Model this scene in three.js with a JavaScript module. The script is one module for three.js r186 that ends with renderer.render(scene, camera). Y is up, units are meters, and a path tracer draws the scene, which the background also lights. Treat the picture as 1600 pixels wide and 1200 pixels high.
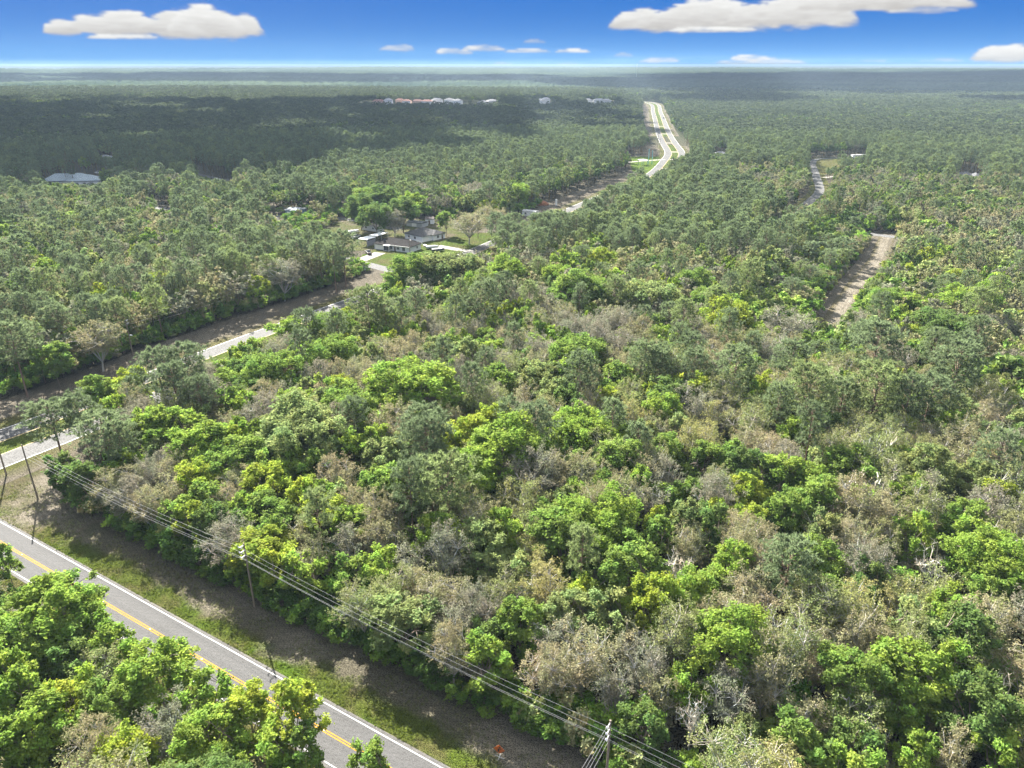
import * as THREE from 'three';
import { mergeGeometries } from 'three/addons/utils/BufferGeometryUtils.js';
import { RoundedBoxGeometry } from 'three/addons/geometries/RoundedBoxGeometry.js';

// ------------------------------------------------------------------ camera, sky, sun, exposure
const scene = new THREE.Scene();
const EYE = 80;                                         // the drone hovers 80 m above the ground
const camera = new THREE.PerspectiveCamera(55.18, 4 / 3, 1, 80000);
camera.position.set(0, EYE, 0);
camera.rotation.set(-23.4 * Math.PI / 180, 0, 0);
camera.updateMatrixWorld(true);

const renderer = new THREE.WebGLRenderer({ antialias: true });
renderer.setSize(1024, 768);
renderer.toneMapping = THREE.LinearToneMapping;
renderer.toneMappingExposure = 6.2;
renderer.shadowMap.enabled = true;
renderer.shadowMap.type = THREE.PCFSoftShadowMap;
const EXPO = 5.9;                                       // the sky's radiances below are given as exposed

const SUN = new THREE.Vector3(-0.10, 0.1545, -0.191).normalize();   // ahead and to the left, 36 degrees up
const sun = new THREE.DirectionalLight(new THREE.Color(1, 0.95, 0.86), 5.0);
sun.position.copy(SUN).multiplyScalar(3000);
sun.castShadow = true;
sun.shadow.mapSize.set(4096, 4096);
Object.assign(sun.shadow.camera, { left: -400, right: 400, top: 500, bottom: -400, near: 100, far: 6000 });
scene.add(sun, sun.target);

scene.fog = new THREE.FogExp2(new THREE.Color(0.60, 0.79, 1.0), 0.000062);

// ------------------------------------------------------------------ random numbers and noise
const rngOf = (s) => () => { s = (s + 0x6d2b79f5) | 0; let t = Math.imul(s ^ (s >>> 15), 1 | s); t = (t + Math.imul(t ^ (t >>> 7), 61 | t)) ^ t; return ((t ^ (t >>> 14)) >>> 0) / 4294967296; };
const clamp = (x, a = 0, b = 1) => Math.min(b, Math.max(a, x)), lerp = (a, b, t) => a + (b - a) * t;
const sstep = (a, b, x) => { const t = clamp((x - a) / (b - a)); return t * t * (3 - 2 * t); };
const hash = (x, y, s = 0) => { let h = (Math.imul(x | 0, 374761393) + Math.imul(y | 0, 668265263) + Math.imul(s | 0, 974634241)) | 0; h = Math.imul(h ^ (h >>> 13), 1274126177); return ((h ^ (h >>> 16)) >>> 0) / 4294967296; };
function noise(x, y, s = 0, per = 0) {
  const ix = Math.floor(x), iy = Math.floor(y), w = (n) => per ? ((n % per) + per) % per : n;
  let fx = x - ix, fy = y - iy; fx = fx * fx * (3 - 2 * fx); fy = fy * fy * (3 - 2 * fy);
  const a = hash(w(ix), w(iy), s), b = hash(w(ix + 1), w(iy), s), c = hash(w(ix), w(iy + 1), s), d = hash(w(ix + 1), w(iy + 1), s);
  return lerp(lerp(a, b, fx), lerp(c, d, fx), fy);
}
function fbm(x, y, o = 4, s = 0, per = 0) { let v = 0, a = 0.5, n = 0; for (let i = 0; i < o; i++) { v += a * noise(x, y, s + i * 17, per); n += a; x *= 2; y *= 2; per *= 2; a *= 0.5; } return v / n; }

// ------------------------------------------------------------------ the sky: blue, paler to the horizon, with small fair-weather clouds; overhead brightened as added fill
// cloud list: azimuth (degrees right of ahead), elevation of the base, half width, height, softness
const CLOUDS = [
  [-28.9, 1.78, 1.1, 1.06, 1], [-25.8, 1.87, 2.9, 1.49, 1], [-25.6, 1.61, 2.2, 0.44, 0.9], [-20.8, 1.83, 4.0, 1.99, 1], [-20.5, 1.75, 2.6, 1.89, 1],
  [9.7, 2.29, 3.1, 1.54, 1], [13.4, 2.37, 4.0, 2.01, 1], [13.8, 2.14, 3.1, 0.55, 0.9], [18.8, 2.31, 4.3, 2.26, 1], [24.2, 3.24, 5.3, 1.43, 1],
  [26.5, 3.05, 2.1, 0.57, 0.5], [-8.1, 0.96, 1.3, 0.65, 0.5], [-4.1, 0.80, 1.4, 0.58, 0.7], [-2.0, 0.97, 1.6, 0.74, 0.7], [1.1, 0.89, 1.7, 0.37, 0.7],
  [4.3, 0.88, 1.3, 0.37, 0.7], [1.6, 1.50, 0.8, 0.41, 0.4], [17.2, 0.09, 3.1, 0.68, 0.6], [16.5, 0.33, 1.4, 0.64, 0.8], [10.4, 0.22, 1.5, 0.49, 0.6],
  [7.9, 0.59, 0.7, 0.37, 0.4], [24.2, 0.24, 0.9, 0.23, 0.4], [28.1, 0.23, 1.4, 0.26, 0.4], [31.7, 0.29, 2.1, 0.92, 1], [-0.7, 0.09, 0.7, 0.29, 0.4],
  [4.0, 0.05, 0.8, 0.33, 0.4],
];
function makeSky() {
  const W = 4096, Hh = 2048, data = new Float32Array(W * Hh * 4), D = Math.PI / 180, sunAz = Math.atan2(SUN.x, -SUN.z) / D, sunEl = Math.asin(SUN.y) / D;
  for (let j = 0; j < Hh; j++) {
    const el = ((j + 0.5) / Hh - 0.5) * 180;
    for (let i = 0; i < W; i++) {
      const o = (j * W + i) * 4, a3 = ((i + 0.5) / W - 0.5) * 360;            // atan2(z, x)
      let az = a3 + 90; if (az > 180) az -= 360;                              // 0 straight ahead (-z), positive to the right
      const e = Math.max(0, el);
      // clear air
      const t = 1 - Math.exp(-e / 1.7);
      let r = lerp(0.21, 0.018, t), g = lerp(0.54, 0.165, t), b = lerp(0.98, 0.60, t);
      const up = sstep(20, 48, e); r = lerp(r, 0.66, up); g = lerp(g, 0.84, up); b = lerp(b, 1.15, up);  // added fill: air overhead, out of view, brightened to lift the shadows
      const white = Math.exp(-e / 0.12) * 0.5; r = lerp(r, 0.5, white); g = lerp(g, 0.75, white); b = lerp(b, 0.92, white);
      const dz = Math.acos(clamp(Math.sin(e * D) * Math.sin(sunEl * D) + Math.cos(e * D) * Math.cos(sunEl * D) * Math.cos((az - sunAz) * D), -1, 1)) / D;
      const glow = Math.exp(-dz / 8) * 2.2; r += glow; g += glow * 0.95; b += glow * 0.85;
      if (el > 0) {
        let cov = 0, shade = 0, bright = 1;
        if (el < 7 && Math.abs(az) < 50) {
          for (const [ca, ce, hw, h0, soft] of CLOUDS) {
            const hh = soft < 1 ? h0 * 0.72 : h0;
            const u = (az - ca) / hw, v = (el - ce) / hh;
            if (u < -1.3 || u > 1.3 || v < -0.5 || v > 1.5) continue;
            const n = fbm(az * 0.5 + ca * 7, el * 1.3 + ca, 3, 3), n2 = fbm(az * 1.1 + ca * 3, el * 9 + ca, 5, 9);
            const topAt = Math.pow(Math.max(0, 1 - u * u), 0.5) * (0.62 + 0.62 * n) + (n2 - 0.5) * 0.34, bottomAt = (n - 0.5) * 0.3 + Math.abs(u) ** 3 * 0.12;
            let c = sstep(-0.03, 0.15, topAt - v) * sstep(-0.12, 0.10, v - bottomAt + (n2 - 0.5) * 0.2) * sstep(1.10, 0.88, Math.abs(u) + (n2 - 0.5) * 0.45);
            c = clamp(c * (soft < 1 ? soft * (0.1 + n2 * 1.3) * 1.3 : 1.1));
            if (c > 0) { const q = clamp(0.12 + 0.85 * (v - bottomAt) / Math.max(0.3, topAt) + (n2 - 0.5) * 0.7 + (n - 0.5) * 0.5 + (soft < 1 ? 0.3 : 0)); shade = shade * (1 - c) + q * c; cov = cov + c - cov * c; }
          }
        } else if (el > 6) {
          const k = 1 / Math.tan(Math.max(el, 6) * D), X = Math.sin(az * D) * k, Y = Math.cos(az * D) * k, n = fbm(X * 2.2 + 40, Y * 2.2 + 40, 5, 5);
          cov = sstep(0.38, 0.56, n) * sstep(20, 30, el); shade = 1; bright = 1 + 1.4 * sstep(22, 40, el);  // clouds above the view, made extra bright to fill the shadows
        }
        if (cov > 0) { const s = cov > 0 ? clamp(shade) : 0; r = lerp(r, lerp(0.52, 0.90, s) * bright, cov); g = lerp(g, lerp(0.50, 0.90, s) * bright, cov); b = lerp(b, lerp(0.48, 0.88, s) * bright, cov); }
      }
      if (el < 0) { r = 0.16; g = 0.20; b = 0.17; }
      data[o] = r / EXPO; data[o + 1] = g / EXPO; data[o + 2] = b / EXPO; data[o + 3] = 1;
    }
  }
  const t = new THREE.DataTexture(data, W, Hh, THREE.RGBAFormat, THREE.FloatType);
  t.mapping = THREE.EquirectangularReflectionMapping; t.magFilter = t.minFilter = THREE.LinearFilter; t.needsUpdate = true;
  return t;
}
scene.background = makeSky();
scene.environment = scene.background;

// ------------------------------------------------------------------ helpers
const used = new Map();
function numbered(n) { const k = used.get(n) ?? 0; used.set(n, k + 1); return k ? n + '_' + String(k).padStart(3, '0') : n; }
function shadowy(m) { m.castShadow = m.receiveShadow = true; return m; }
function mesh(name, geo, mat, parent = scene) { const m = shadowy(new THREE.Mesh(geo, mat)); m.name = parent === scene ? numbered(name) : name; parent.add(m); return m; }
function tag(o, label, category, group) { o.userData.label = label; o.userData.category = category; if (group) o.userData.group = group; return o; }
function thing(name, label, category, pos = [0, 0, 0], turn = 0, group) { const g = new THREE.Group(); g.name = numbered(name); g.position.set(...pos); g.rotation.y = turn; scene.add(g); return tag(g, label, category, group); }
function struct(name, geo, mat) { const m = mesh(name, geo, mat); m.userData.kind = 'structure'; return m; }
function stuff(name, label, geo, mat, items) {          // items: [matrix, color]
  const m = shadowy(new THREE.InstancedMesh(geo, mat, items.length)); m.name = numbered(name); m.userData.kind = 'stuff'; m.userData.label = label;
  items.forEach(([mx, c], i) => { m.setMatrixAt(i, mx); if (c) m.setColorAt(i, c); });
  scene.add(m); return m;
}
const std = (r, g, b, rough = 0.85, extra = {}) => new THREE.MeshPhysicalMaterial({ color: new THREE.Color().setRGB(r, g, b), roughness: rough, metalness: 0, specularIntensity: rough > 0.75 ? 0.15 : 1, ...extra });
const leafMat = (r, g, b, through = 0.42) => new THREE.MeshPhysicalMaterial({ color: new THREE.Color().setRGB(r, g, b), roughness: 1, transmission: through, thickness: 0, side: THREE.DoubleSide, vertexColors: true, flatShading: true, specularIntensity: 0.15 });
const box = (w, h, d, x = 0, y = 0, z = 0) => new THREE.BoxGeometry(w, h, d).translate(x, y, z);
const rbox = (w, h, d, r, x = 0, y = 0, z = 0) => new RoundedBoxGeometry(w, h, d, 2, r).translate(x, y, z);
const cyl = (r0, r1, h, n = 8, x = 0, y = 0, z = 0) => new THREE.CylinderGeometry(r1, r0, h, n).translate(x, y + h / 2, z);
const merge = (list) => mergeGeometries(list.map((g) => { const h = g.index ? g.toNonIndexed() : g; for (const k of Object.keys(h.attributes)) if (k !== 'position' && k !== 'normal') h.deleteAttribute(k); return h; }));

// triangles collector
class Soup {
  constructor() { this.p = []; this.c = []; }
  tri(a, b, c, col) { this.p.push(...a, ...b, ...c); for (let i = 0; i < 3; i++) this.c.push(...col); }
  quad(a, b, c, d, col) { this.tri(a, b, c, col); this.tri(a, c, d, col); }
  tube(a, b, r0, r1, n, col) {                          // tapered limb from a to b
    const d = [b[0] - a[0], b[1] - a[1], b[2] - a[2]], L = Math.hypot(...d) || 1e-6; d[0] /= L; d[1] /= L; d[2] /= L;
    let u = Math.abs(d[1]) < 0.9 ? [d[2], 0, -d[0]] : [0, d[2], -d[1]]; const ul = Math.hypot(...u); u = u.map((x) => x / ul);
    const v = [d[1] * u[2] - d[2] * u[1], d[2] * u[0] - d[0] * u[2], d[0] * u[1] - d[1] * u[0]];
    const ring = (o, r) => Array.from({ length: n }, (_, i) => { const t = i / n * 6.2832, c = Math.cos(t) * r, s = Math.sin(t) * r; return [o[0] + u[0] * c + v[0] * s, o[1] + u[1] * c + v[1] * s, o[2] + u[2] * c + v[2] * s]; });
    const A = ring(a, r0), B = ring(b, r1);
    for (let i = 0; i < n; i++) { const j = (i + 1) % n; this.quad(A[i], A[j], B[j], B[i], col); }
  }
  geo() {
    const g = new THREE.BufferGeometry();
    g.setAttribute('position', new THREE.BufferAttribute(new Float32Array(this.p), 3));
    g.setAttribute('color', new THREE.BufferAttribute(new Float32Array(this.c), 3));
    return g;
  }
}

// a small tileable grain map, neutral, multiplies the colour
function grain(size, per, lo, hi, seed, oct = 5) {
  const d = new Uint8Array(size * size * 4);
  for (let y = 0; y < size; y++) for (let x = 0; x < size; x++) {
    const v = lerp(lo, hi, clamp((fbm(x / size * per, y / size * per, oct, seed, per) - 0.5) * 2.2 + 0.5)) * 255, o = (y * size + x) * 4;
    d[o] = d[o + 1] = d[o + 2] = v; d[o + 3] = 255;
  }
  const t = new THREE.DataTexture(d, size, size); t.wrapS = t.wrapT = THREE.RepeatWrapping; t.magFilter = THREE.LinearFilter; t.minFilter = THREE.LinearFilter; t.needsUpdate = true; return t;
}
const grainFine = grain(512, 48, 0.72, 1.2, 11), grainRoad = grain(512, 96, 0.9, 1.06, 21, 3);
const repeat = (t, u, v = u) => { const c = t.clone(); c.repeat.set(u, v); c.needsUpdate = true; return c; };

// ------------------------------------------------------------------ the lie of the land
function hgt(x, z) {
  const r = Math.hypot(x, z), s = sstep(900, 2600, r);
  if (s === 0) return 0;
  const far = sstep(3000, 9000, r);
  return s * ((fbm(x / 1500 + 9, z / 1500 + 5, 3, 31) - 0.5) * 26 + 4) + far * (fbm(x / 5200 + 3, z / 3600 + 8, 3, 37) - 0.42) * 62 + sstep(4500, 8700, r) * 42;
}

// polylines: the roads
const curve = (pts) => new THREE.CatmullRomCurve3(pts.map(([x, z]) => new THREE.Vector3(x, 0, z)), false, 'centripetal');
function sampled(pts, step) { const c = curve(pts), n = Math.ceil(c.getLength() / step); return c.getSpacedPoints(n).map((p) => [p.x, p.z]); }
const MAIN0 = [-56.7, -89.7], MD = [0.8565, 0.516], MN = [0.516, -0.8565];   // two-lane road: a point, its direction, its side towards the wood
const onMain = (u, n) => [MAIN0[0] + MD[0] * u + MN[0] * n, MAIN0[1] + MD[1] * u + MN[1] * n];
const mainUN = (x, z) => [(x - MAIN0[0]) * MD[0] + (z - MAIN0[1]) * MD[1], (x - MAIN0[0]) * MN[0] + (z - MAIN0[1]) * MN[1]];
const HWY = sampled([[-190, -35], [-152, -102], [-119.8, -155.1], [-115.9, -161.2], [-90.9, -210], [-50, -278], [-18, -342], [33, -446], [107.5, -601], [119, -632], [139.5, -700.7], [155.5, -762.5], [172.5, -883], [190, -1003], [254, -1404], [301, -1724], [290, -1800], [210, -1900], [60, -1990]], 6);
const TRACK = sampled([[106, -231], [129.5, -271], [168.9, -332.8], [187, -366], [195, -380]], 4);
const RES = sampled([[120, -345], [152, -405], [187.5, -473], [212.6, -519.5], [241, -600], [274, -695], [287, -716], [330, -728], [420, -735]], 5);
const CROSS = sampled([[162, -402], [180, -386], [200, -369], [240, -340]], 4);
const STREET = sampled([[-38, -296], [-51.6, -306.5], [-63, -316.5], [-75, -326.7], [-100, -352], [-122, -390], [-140, -430]], 4);
const BACK = sampled([[-60, -392], [-95.7, -422], [-122, -428], [-170, -436], [-212, -454], [-260, -480]], 5);
const LEFTRD = sampled([[-150, -520], [-209.7, -566], [-255.6, -611], [-330, -690]], 5);
function toLine(line, x, z, reach) {                    // signed distance to a polyline (right of its direction is positive)
  let best = 1e9, side = 0;
  for (let i = 0; i < line.length - 1; i++) {
    const [ax, az] = line[i], dx = line[i + 1][0] - ax, dz = line[i + 1][1] - az;
    if (Math.abs(x - ax) > reach + 10 || Math.abs(z - az) > reach + 10) continue;
    const t = clamp(((x - ax) * dx + (z - az) * dz) / (dx * dx + dz * dz)), ex = x - ax - dx * t, ez = z - az - dz * t, d = Math.hypot(ex, ez);
    if (d < best) { best = d; side = dx * ez - dz * ex > 0 ? 1 : -1; }
  }
  return side ? best * side : 1e9;
}
// a sheet along a polyline between two offsets (positive to the right), following the land
function ribbon(line, o0, o1, lift, across = 1, colorAt) {
  const P = [], UV = [], C = [], I = []; let s = 0;
  line.forEach(([x, z], i) => {
    const a = line[Math.max(0, i - 1)], b = line[Math.min(line.length - 1, i + 1)], L = Math.hypot(b[0] - a[0], b[1] - a[1]), nx = -(b[1] - a[1]) / L, nz = (b[0] - a[0]) / L;
    if (i) s += Math.hypot(x - line[i - 1][0], z - line[i - 1][1]);
    for (let k = 0; k <= across; k++) {
      const o = lerp(typeof o0 === 'function' ? o0(s) : o0, typeof o1 === 'function' ? o1(s) : o1, k / across), px = x + nx * o, pz = z + nz * o;
      P.push(px, hgt(px, pz) + lift, pz); UV.push(o, s); if (colorAt) C.push(...colorAt(px, pz, o, s));
      if (i && k) { const q = i * (across + 1) + k, w = q - across - 1; I.push(w - 1, q - 1, q, w - 1, q, w); }
    }
  });
  const g = new THREE.BufferGeometry();
  g.setAttribute('position', new THREE.Float32BufferAttribute(P, 3)); g.setAttribute('uv', new THREE.Float32BufferAttribute(UV, 2));
  if (colorAt) g.setAttribute('color', new THREE.Float32BufferAttribute(C, 3));
  g.setIndex(I); g.computeVertexNormals();
  if (g.attributes.normal.getY(0) < 0) { for (let i = 0; i < I.length; i += 3) [I[i], I[i + 1]] = [I[i + 1], I[i]]; g.setIndex(I); g.computeVertexNormals(); }
  return g;
}
// a flat patch of ground with an outline in metres, finely divided so that its growth can vary
function patch(outline, lift, step, colorAt) {
  const xs = outline.map((p) => p[0]), zs = outline.map((p) => p[1]), x0 = Math.min(...xs), x1 = Math.max(...xs), z0 = Math.min(...zs), z1 = Math.max(...zs);
  const shape = new THREE.Shape(outline.map(([x, z]) => new THREE.Vector2(x, -z)));
  const inside = (x, z) => { let c = false; for (let i = 0, j = outline.length - 1; i < outline.length; j = i++) { const [ax, az] = outline[i], [bx, bz] = outline[j]; if ((az > z) !== (bz > z) && x < (bx - ax) * (z - az) / (bz - az) + ax) c = !c; } return c; };
  const P = [], UV = [], C = [], nx = Math.ceil((x1 - x0) / step), nz = Math.ceil((z1 - z0) / step);
  for (let i = 0; i < nx; i++) for (let j = 0; j < nz; j++) {
    const x = x0 + i * step, z = z0 + j * step;
    if (!inside(x + step / 2, z + step / 2)) continue;
    for (const [a, b] of [[0, 0], [0, 1], [1, 1], [0, 0], [1, 1], [1, 0]]) { const px = x + a * step, pz = z + b * step; P.push(px, hgt(px, pz) + lift, pz); UV.push(px, pz); C.push(...colorAt(px, pz)); }
  }
  const g = new THREE.BufferGeometry();
  g.setAttribute('position', new THREE.Float32BufferAttribute(P, 3)); g.setAttribute('uv', new THREE.Float32BufferAttribute(UV, 2)); g.setAttribute('color', new THREE.Float32BufferAttribute(C, 3));
  g.computeVertexNormals(); return g;
}
const mix3 = (a, b, t) => [lerp(a[0], b[0], t), lerp(a[1], b[1], t), lerp(a[2], b[2], t)];
const GRASS = [0.096, 0.122, 0.022], LUSH = [0.085, 0.152, 0.013], DRY = [0.145, 0.125, 0.056], LITTER = [0.162, 0.144, 0.106], SAND = [0.29, 0.255, 0.198], DIRT = [0.178, 0.155, 0.118];
const soilMat = (n = 0.25) => new THREE.MeshPhysicalMaterial({ specularIntensity: 0.05, vertexColors: true, roughness: 0.95, map: repeat(grainFine, n, n), bumpMap: repeat(grainFine, n, n), bumpScale: 0.12 });

// ------------------------------------------------------------------ ground, verges, roads
{
  const P = [], I = [], C = [], UV = [], rings = [0, 20, 40, 70, 100, 150, 200, 300, 400, 500, 650, 800, 1000];
  while (rings.at(-1) < 9000) rings.push(rings.at(-1) * 1.045);
  const N = 240;
  rings.forEach((r, i) => {
    for (let k = 0; k <= N; k++) {
      const t = k / N * Math.PI * 2, x = Math.sin(t) * r, z = -Math.cos(t) * r, n = fbm(x / 23, z / 23, 4, 2);
      P.push(x, hgt(x, z), z); UV.push(x, z);
      C.push(...(r < 1000 ? mix3([0.055, 0.05, 0.03], LITTER, n) : mix3([0.045, 0.06, 0.025], [0.08, 0.085, 0.04], n)));
      if (i && k) { const q = i * (N + 1) + k, w = q - N - 1; I.push(w - 1, w, q, w - 1, q, q - 1); }
    }
  });
  const g = new THREE.BufferGeometry();
  g.setAttribute('position', new THREE.Float32BufferAttribute(P, 3)); g.setAttribute('color', new THREE.Float32BufferAttribute(C, 3)); g.setAttribute('uv', new THREE.Float32BufferAttribute(UV, 2));
  g.setIndex(I); g.computeVertexNormals();
  struct('ground', g, soilMat(0.11));
}
const mainLine = []; for (let u = -150; u <= 230; u += 1) mainLine.push(onMain(u, 0));
// verge between the two-lane road and the wood: grass by the road, bare leaf litter and sand towards the trees; n grows away from the road
function vergeColor(px, pz, n, u) {
  const a = fbm(px / 7, pz / 7, 4, 41), b = fbm(px / 2.2, pz / 2.2, 3, 43), c = fbm(px / 16, pz / 16, 3, 47);
  const left = sstep(-22, -48, u);
  let col = mix3(GRASS, LUSH, clamp((a - 0.45) * 3)); col = mix3(col, DRY, clamp((b - 0.42) * 2.2 + left * 0.6));
  const bare = sstep(6.2, 8.6, n + (a - 0.5) * 6 + (b - 0.5) * 2);
  col = mix3(col, LITTER, bare * clamp(0.95 - left * 0.6)); col = mix3(col, SAND, clamp((c - 0.56) * 7 + (b - 0.5)) * clamp(bare * 0.6 + left * 0.8));
  return mix3(col, SAND, sstep(4.3, 3.75, n) * 0.5 * b);
}
const MOUT = [3.85, 3.95];
struct('verge', ribbon(mainLine, (s) => -19 , -3.7, 0.03, 34, (x, z, o, s) => vergeColor(x, z, -o, s - 150)), soilMat(0.4));
struct('verge', ribbon(mainLine, 3.7, 11, 0.03, 14, (x, z, o, s) => mix3(mix3(GRASS, DRY, fbm(x / 2, z / 2, 3, 51)), LITTER, sstep(7, 10, o))), soilMat(0.4));
{
  const asphalt = new THREE.MeshPhysicalMaterial({ specularIntensity: 0.4, vertexColors: true, roughness: 0.88, map: repeat(grainRoad, 0.5, 0.5) });
  const road = struct('road', ribbon(mainLine, -4.0, 4.0, 0.06, 32, (x, z, o, s) => {
    const wear = Math.exp(-((Math.abs(Math.abs(o) - 1.7) - 0.85) ** 2) / 0.12) * 0.10, edge = sstep(3.55, 3.9, Math.abs(o)), k = 0.098 * (0.93 + 0.16 * fbm(x / 3, z / 3, 3, 61) + 0.12 * (fbm(o * 1.6, s / 40, 3, 67) - 0.5)) * (1 - wear);
    return mix3([k, k * 0.985, k * 0.98], SAND, edge * 0.35 * fbm(x, z, 2, 5)); }), asphalt);
  const white = std(0.62, 0.61, 0.57, 0.7, { map: repeat(grainRoad, 1.7) }), yellow = std(0.50, 0.25, 0.02, 0.8, { map: repeat(grainRoad, 1.7) });
  mesh('edge_line', ribbon(mainLine, -3.48, -3.33, 0.066, 1), white, road);
  mesh('edge_line', ribbon(mainLine, 3.33, 3.48, 0.066, 1), white, road);
  mesh('centre_line', ribbon(mainLine, -0.24, -0.09, 0.066, 1), yellow, road);
  mesh('centre_line', ribbon(mainLine, 0.09, 0.24, 0.066, 1), yellow, road);
  const stud = rbox(0.16, 0.04, 0.16, 0.015), studMat = std(0.8, 0.7, 0.35, 0.35);
  for (let u = -48; u < 60; u += 12.2) { const m = mesh('reflector', stud, studMat, road), p = onMain(u, 0); m.position.set(p[0], 0.085, p[1]); m.rotation.y = -Math.atan2(MD[1], MD[0]); }
}
{
  const concrete = (k) => new THREE.MeshPhysicalMaterial({ specularIntensity: 0.3, vertexColors: true, roughness: 0.85, map: repeat(grainRoad, 0.3, 0.05) });
  const roadTone = (b, warm = 1) => (x, z, o, s) => { const k = b * (0.88 + 0.24 * fbm(x / 4, z / 6, 3, 71)); return [k, k * 0.985 * warm, k * 0.965 * warm]; };
  const left = struct('highway_carriageway', ribbon(HWY, -3.6, 3.6, 0.07, 6, roadTone(0.105)), concrete());
  const right = struct('highway_carriageway', ribbon(HWY, 9.6, 16.8, 0.07, 6, roadTone(0.115)), concrete());
  const white = std(0.6, 0.6, 0.56, 0.75), yellow = std(0.5, 0.36, 0.1, 0.75);
  mesh('edge_line', ribbon(HWY, -3.4, -3.22, 0.078), white, left); mesh('edge_line', ribbon(HWY, 3.22, 3.4, 0.078), yellow, left);
  mesh('edge_line', ribbon(HWY, 16.42, 16.6, 0.078), white, right); mesh('edge_line', ribbon(HWY, 9.8, 9.98, 0.078), yellow, right);
  const med = struct('grass_median', ribbon(HWY, 3.6, 9.6, 0.04, 6, (x, z, o) => mix3(mix3(LUSH, GRASS, fbm(x / 5, z / 5, 3, 81)), DRY, clamp((fbm(x / 11, z / 11, 3, 83) - 0.45) * 2))), soilMat());
  const conc = std(0.26, 0.24, 0.21, 0.85);
  let s = 0;                                             // paved crossings of the grass median
  const at = [640, 705, 770, 868, 985, 1110].map((d) => HWY.findIndex(([x, z]) => -z > d));
  for (const i of at) if (i > 1) mesh('median_crossing', ribbon(HWY.slice(i, i + 2), 3.6, 9.6, 0.062), conc, med);
  const vc = (x, z, o, ss) => {
    const a = fbm(x / 8, z / 8, 4, 91), b = fbm(x / 2.5, z / 2.5, 3, 93);
    let col = mix3(GRASS, DRY, clamp(a * 1.3)); const d = o < 0 ? -o : o - 12;
    col = mix3(col, DIRT, sstep(6, 11, d + (b - 0.5) * 5)); col = mix3(col, SAND, clamp((a - 0.55) * 5) * 0.6 + sstep(4.6, 3.8, d) * 0.5); return col;
  };
  struct('verge', ribbon(HWY, -21, -3.6, 0.035, 24, vc), soilMat());
  struct('verge', ribbon(HWY, 16.8, 24, 0.035, 8, vc), soilMat());
  struct('sand_track', ribbon(TRACK, (q) => -3.4 - 1.1 * noise(q / 9, 3, 5), (q) => 3.1 + 1.2 * noise(q / 7, 8, 5), 0.05, 16, (x, z, o, s) => { const n = fbm(x / 3, z / 3, 4, 101), rut = Math.exp(-((Math.abs(o + 0.8) - 1.1) ** 2) / 0.5); return mix3(mix3(mix3(DIRT, SAND, clamp(n * 0.9 + rut * 0.7 + 0.1)), [0.44, 0.40, 0.34], clamp((n - 0.5) * 3) * 0.6), DRY, sstep(1.6, 3.4, Math.abs(o) + (n - 0.5) * 2.5) * 0.75); }), soilMat());
  struct('verge', ribbon(TRACK, -7.5, 7, 0.025, 14, (x, z) => mix3(mix3(DIRT, SAND, clamp(fbm(x / 5, z / 5, 3, 107) * 1.6 - 0.4)), LITTER, fbm(x / 3, z / 3, 3, 103) * 0.7)), soilMat());
  struct('residential_road', ribbon(RES, -3.1, 3.1, 0.06, 6, roadTone(0.13)), concrete());
  struct('verge', ribbon(RES, -7, 7, 0.03, 10, (x, z) => mix3(GRASS, DRY, fbm(x / 4, z / 4, 3, 105))), soilMat());
  struct('cross_street', ribbon(CROSS, -3.0, 3.0, 0.065, 6, roadTone(0.15)), concrete());
  struct('side_street', ribbon(STREET, -3.0, 3.0, 0.075, 6, roadTone(0.11)), concrete());
  struct('back_street', ribbon(BACK, -3.0, 3.0, 0.075, 6, roadTone(0.10)), concrete());
  struct('lane', ribbon(LEFTRD, -4, 4, 0.05, 6, roadTone(0.10)), concrete());
  // lawns and yards
  const lawn = (x, z) => mix3(mix3(LUSH, GRASS, fbm(x / 4, z / 4, 3, 111)), DRY, clamp((fbm(x / 9, z / 9, 3, 113) - 0.5) * 2.5));
  const yard = (x, z) => mix3(mix3(DIRT, DRY, fbm(x / 3, z / 3, 3, 117)), GRASS, clamp((fbm(x / 8, z / 8, 3, 119) - 0.35) * 2.4));
  struct('lawn', patch([[-72, -321], [-47, -301], [-24, -340], [-12, -352], [2, -384], [-26, -384], [-40, -352], [-66, -346]], 0.045, 1, lawn), soilMat());
  struct('yard', patch([[-95, -334], [-66, -346], [-40, -352], [-26, -384], [-40, -420], [-100, -420]], 0.042, 1.5, yard), soilMat());
  struct('lawn', patch([[100, -630], [112, -612], [136, -690], [141, -735], [112, -735]], 0.045, 1.5, (x, z) => mix3(LUSH, [0.14, 0.2, 0.03], fbm(x / 6, z / 6, 2, 5))), soilMat());
  struct('lawn', patch([[250, -612], [268, -606], [310, -690], [325, -722], [292, -712], [276, -690]], 0.045, 1.5, (x, z) => mix3(GRASS, DRY, fbm(x / 6, z / 6, 2, 6))), soilMat());
  // driveways
  const drive = std(0.3, 0.28, 0.25, 0.85, { map: repeat(grainRoad, 0.3) });
  struct('driveway', ribbon(sampled([[-68, -324], [-61.5, -339]], 3), -3, 3, 0.085), drive);
  struct('driveway', ribbon(sampled([[-36, -353], [-28, -347], [-17, -340]], 3), -2.4, 2.4, 0.088), drive);
  struct('driveway', ribbon(sampled([[243, -590], [268, -604]], 4), -2.5, 2.5, 0.085), drive);
  struct('driveway', ribbon(sampled([[104, -690], [142, -712]], 4), -2.5, 2.5, 0.09), drive);
}

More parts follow.
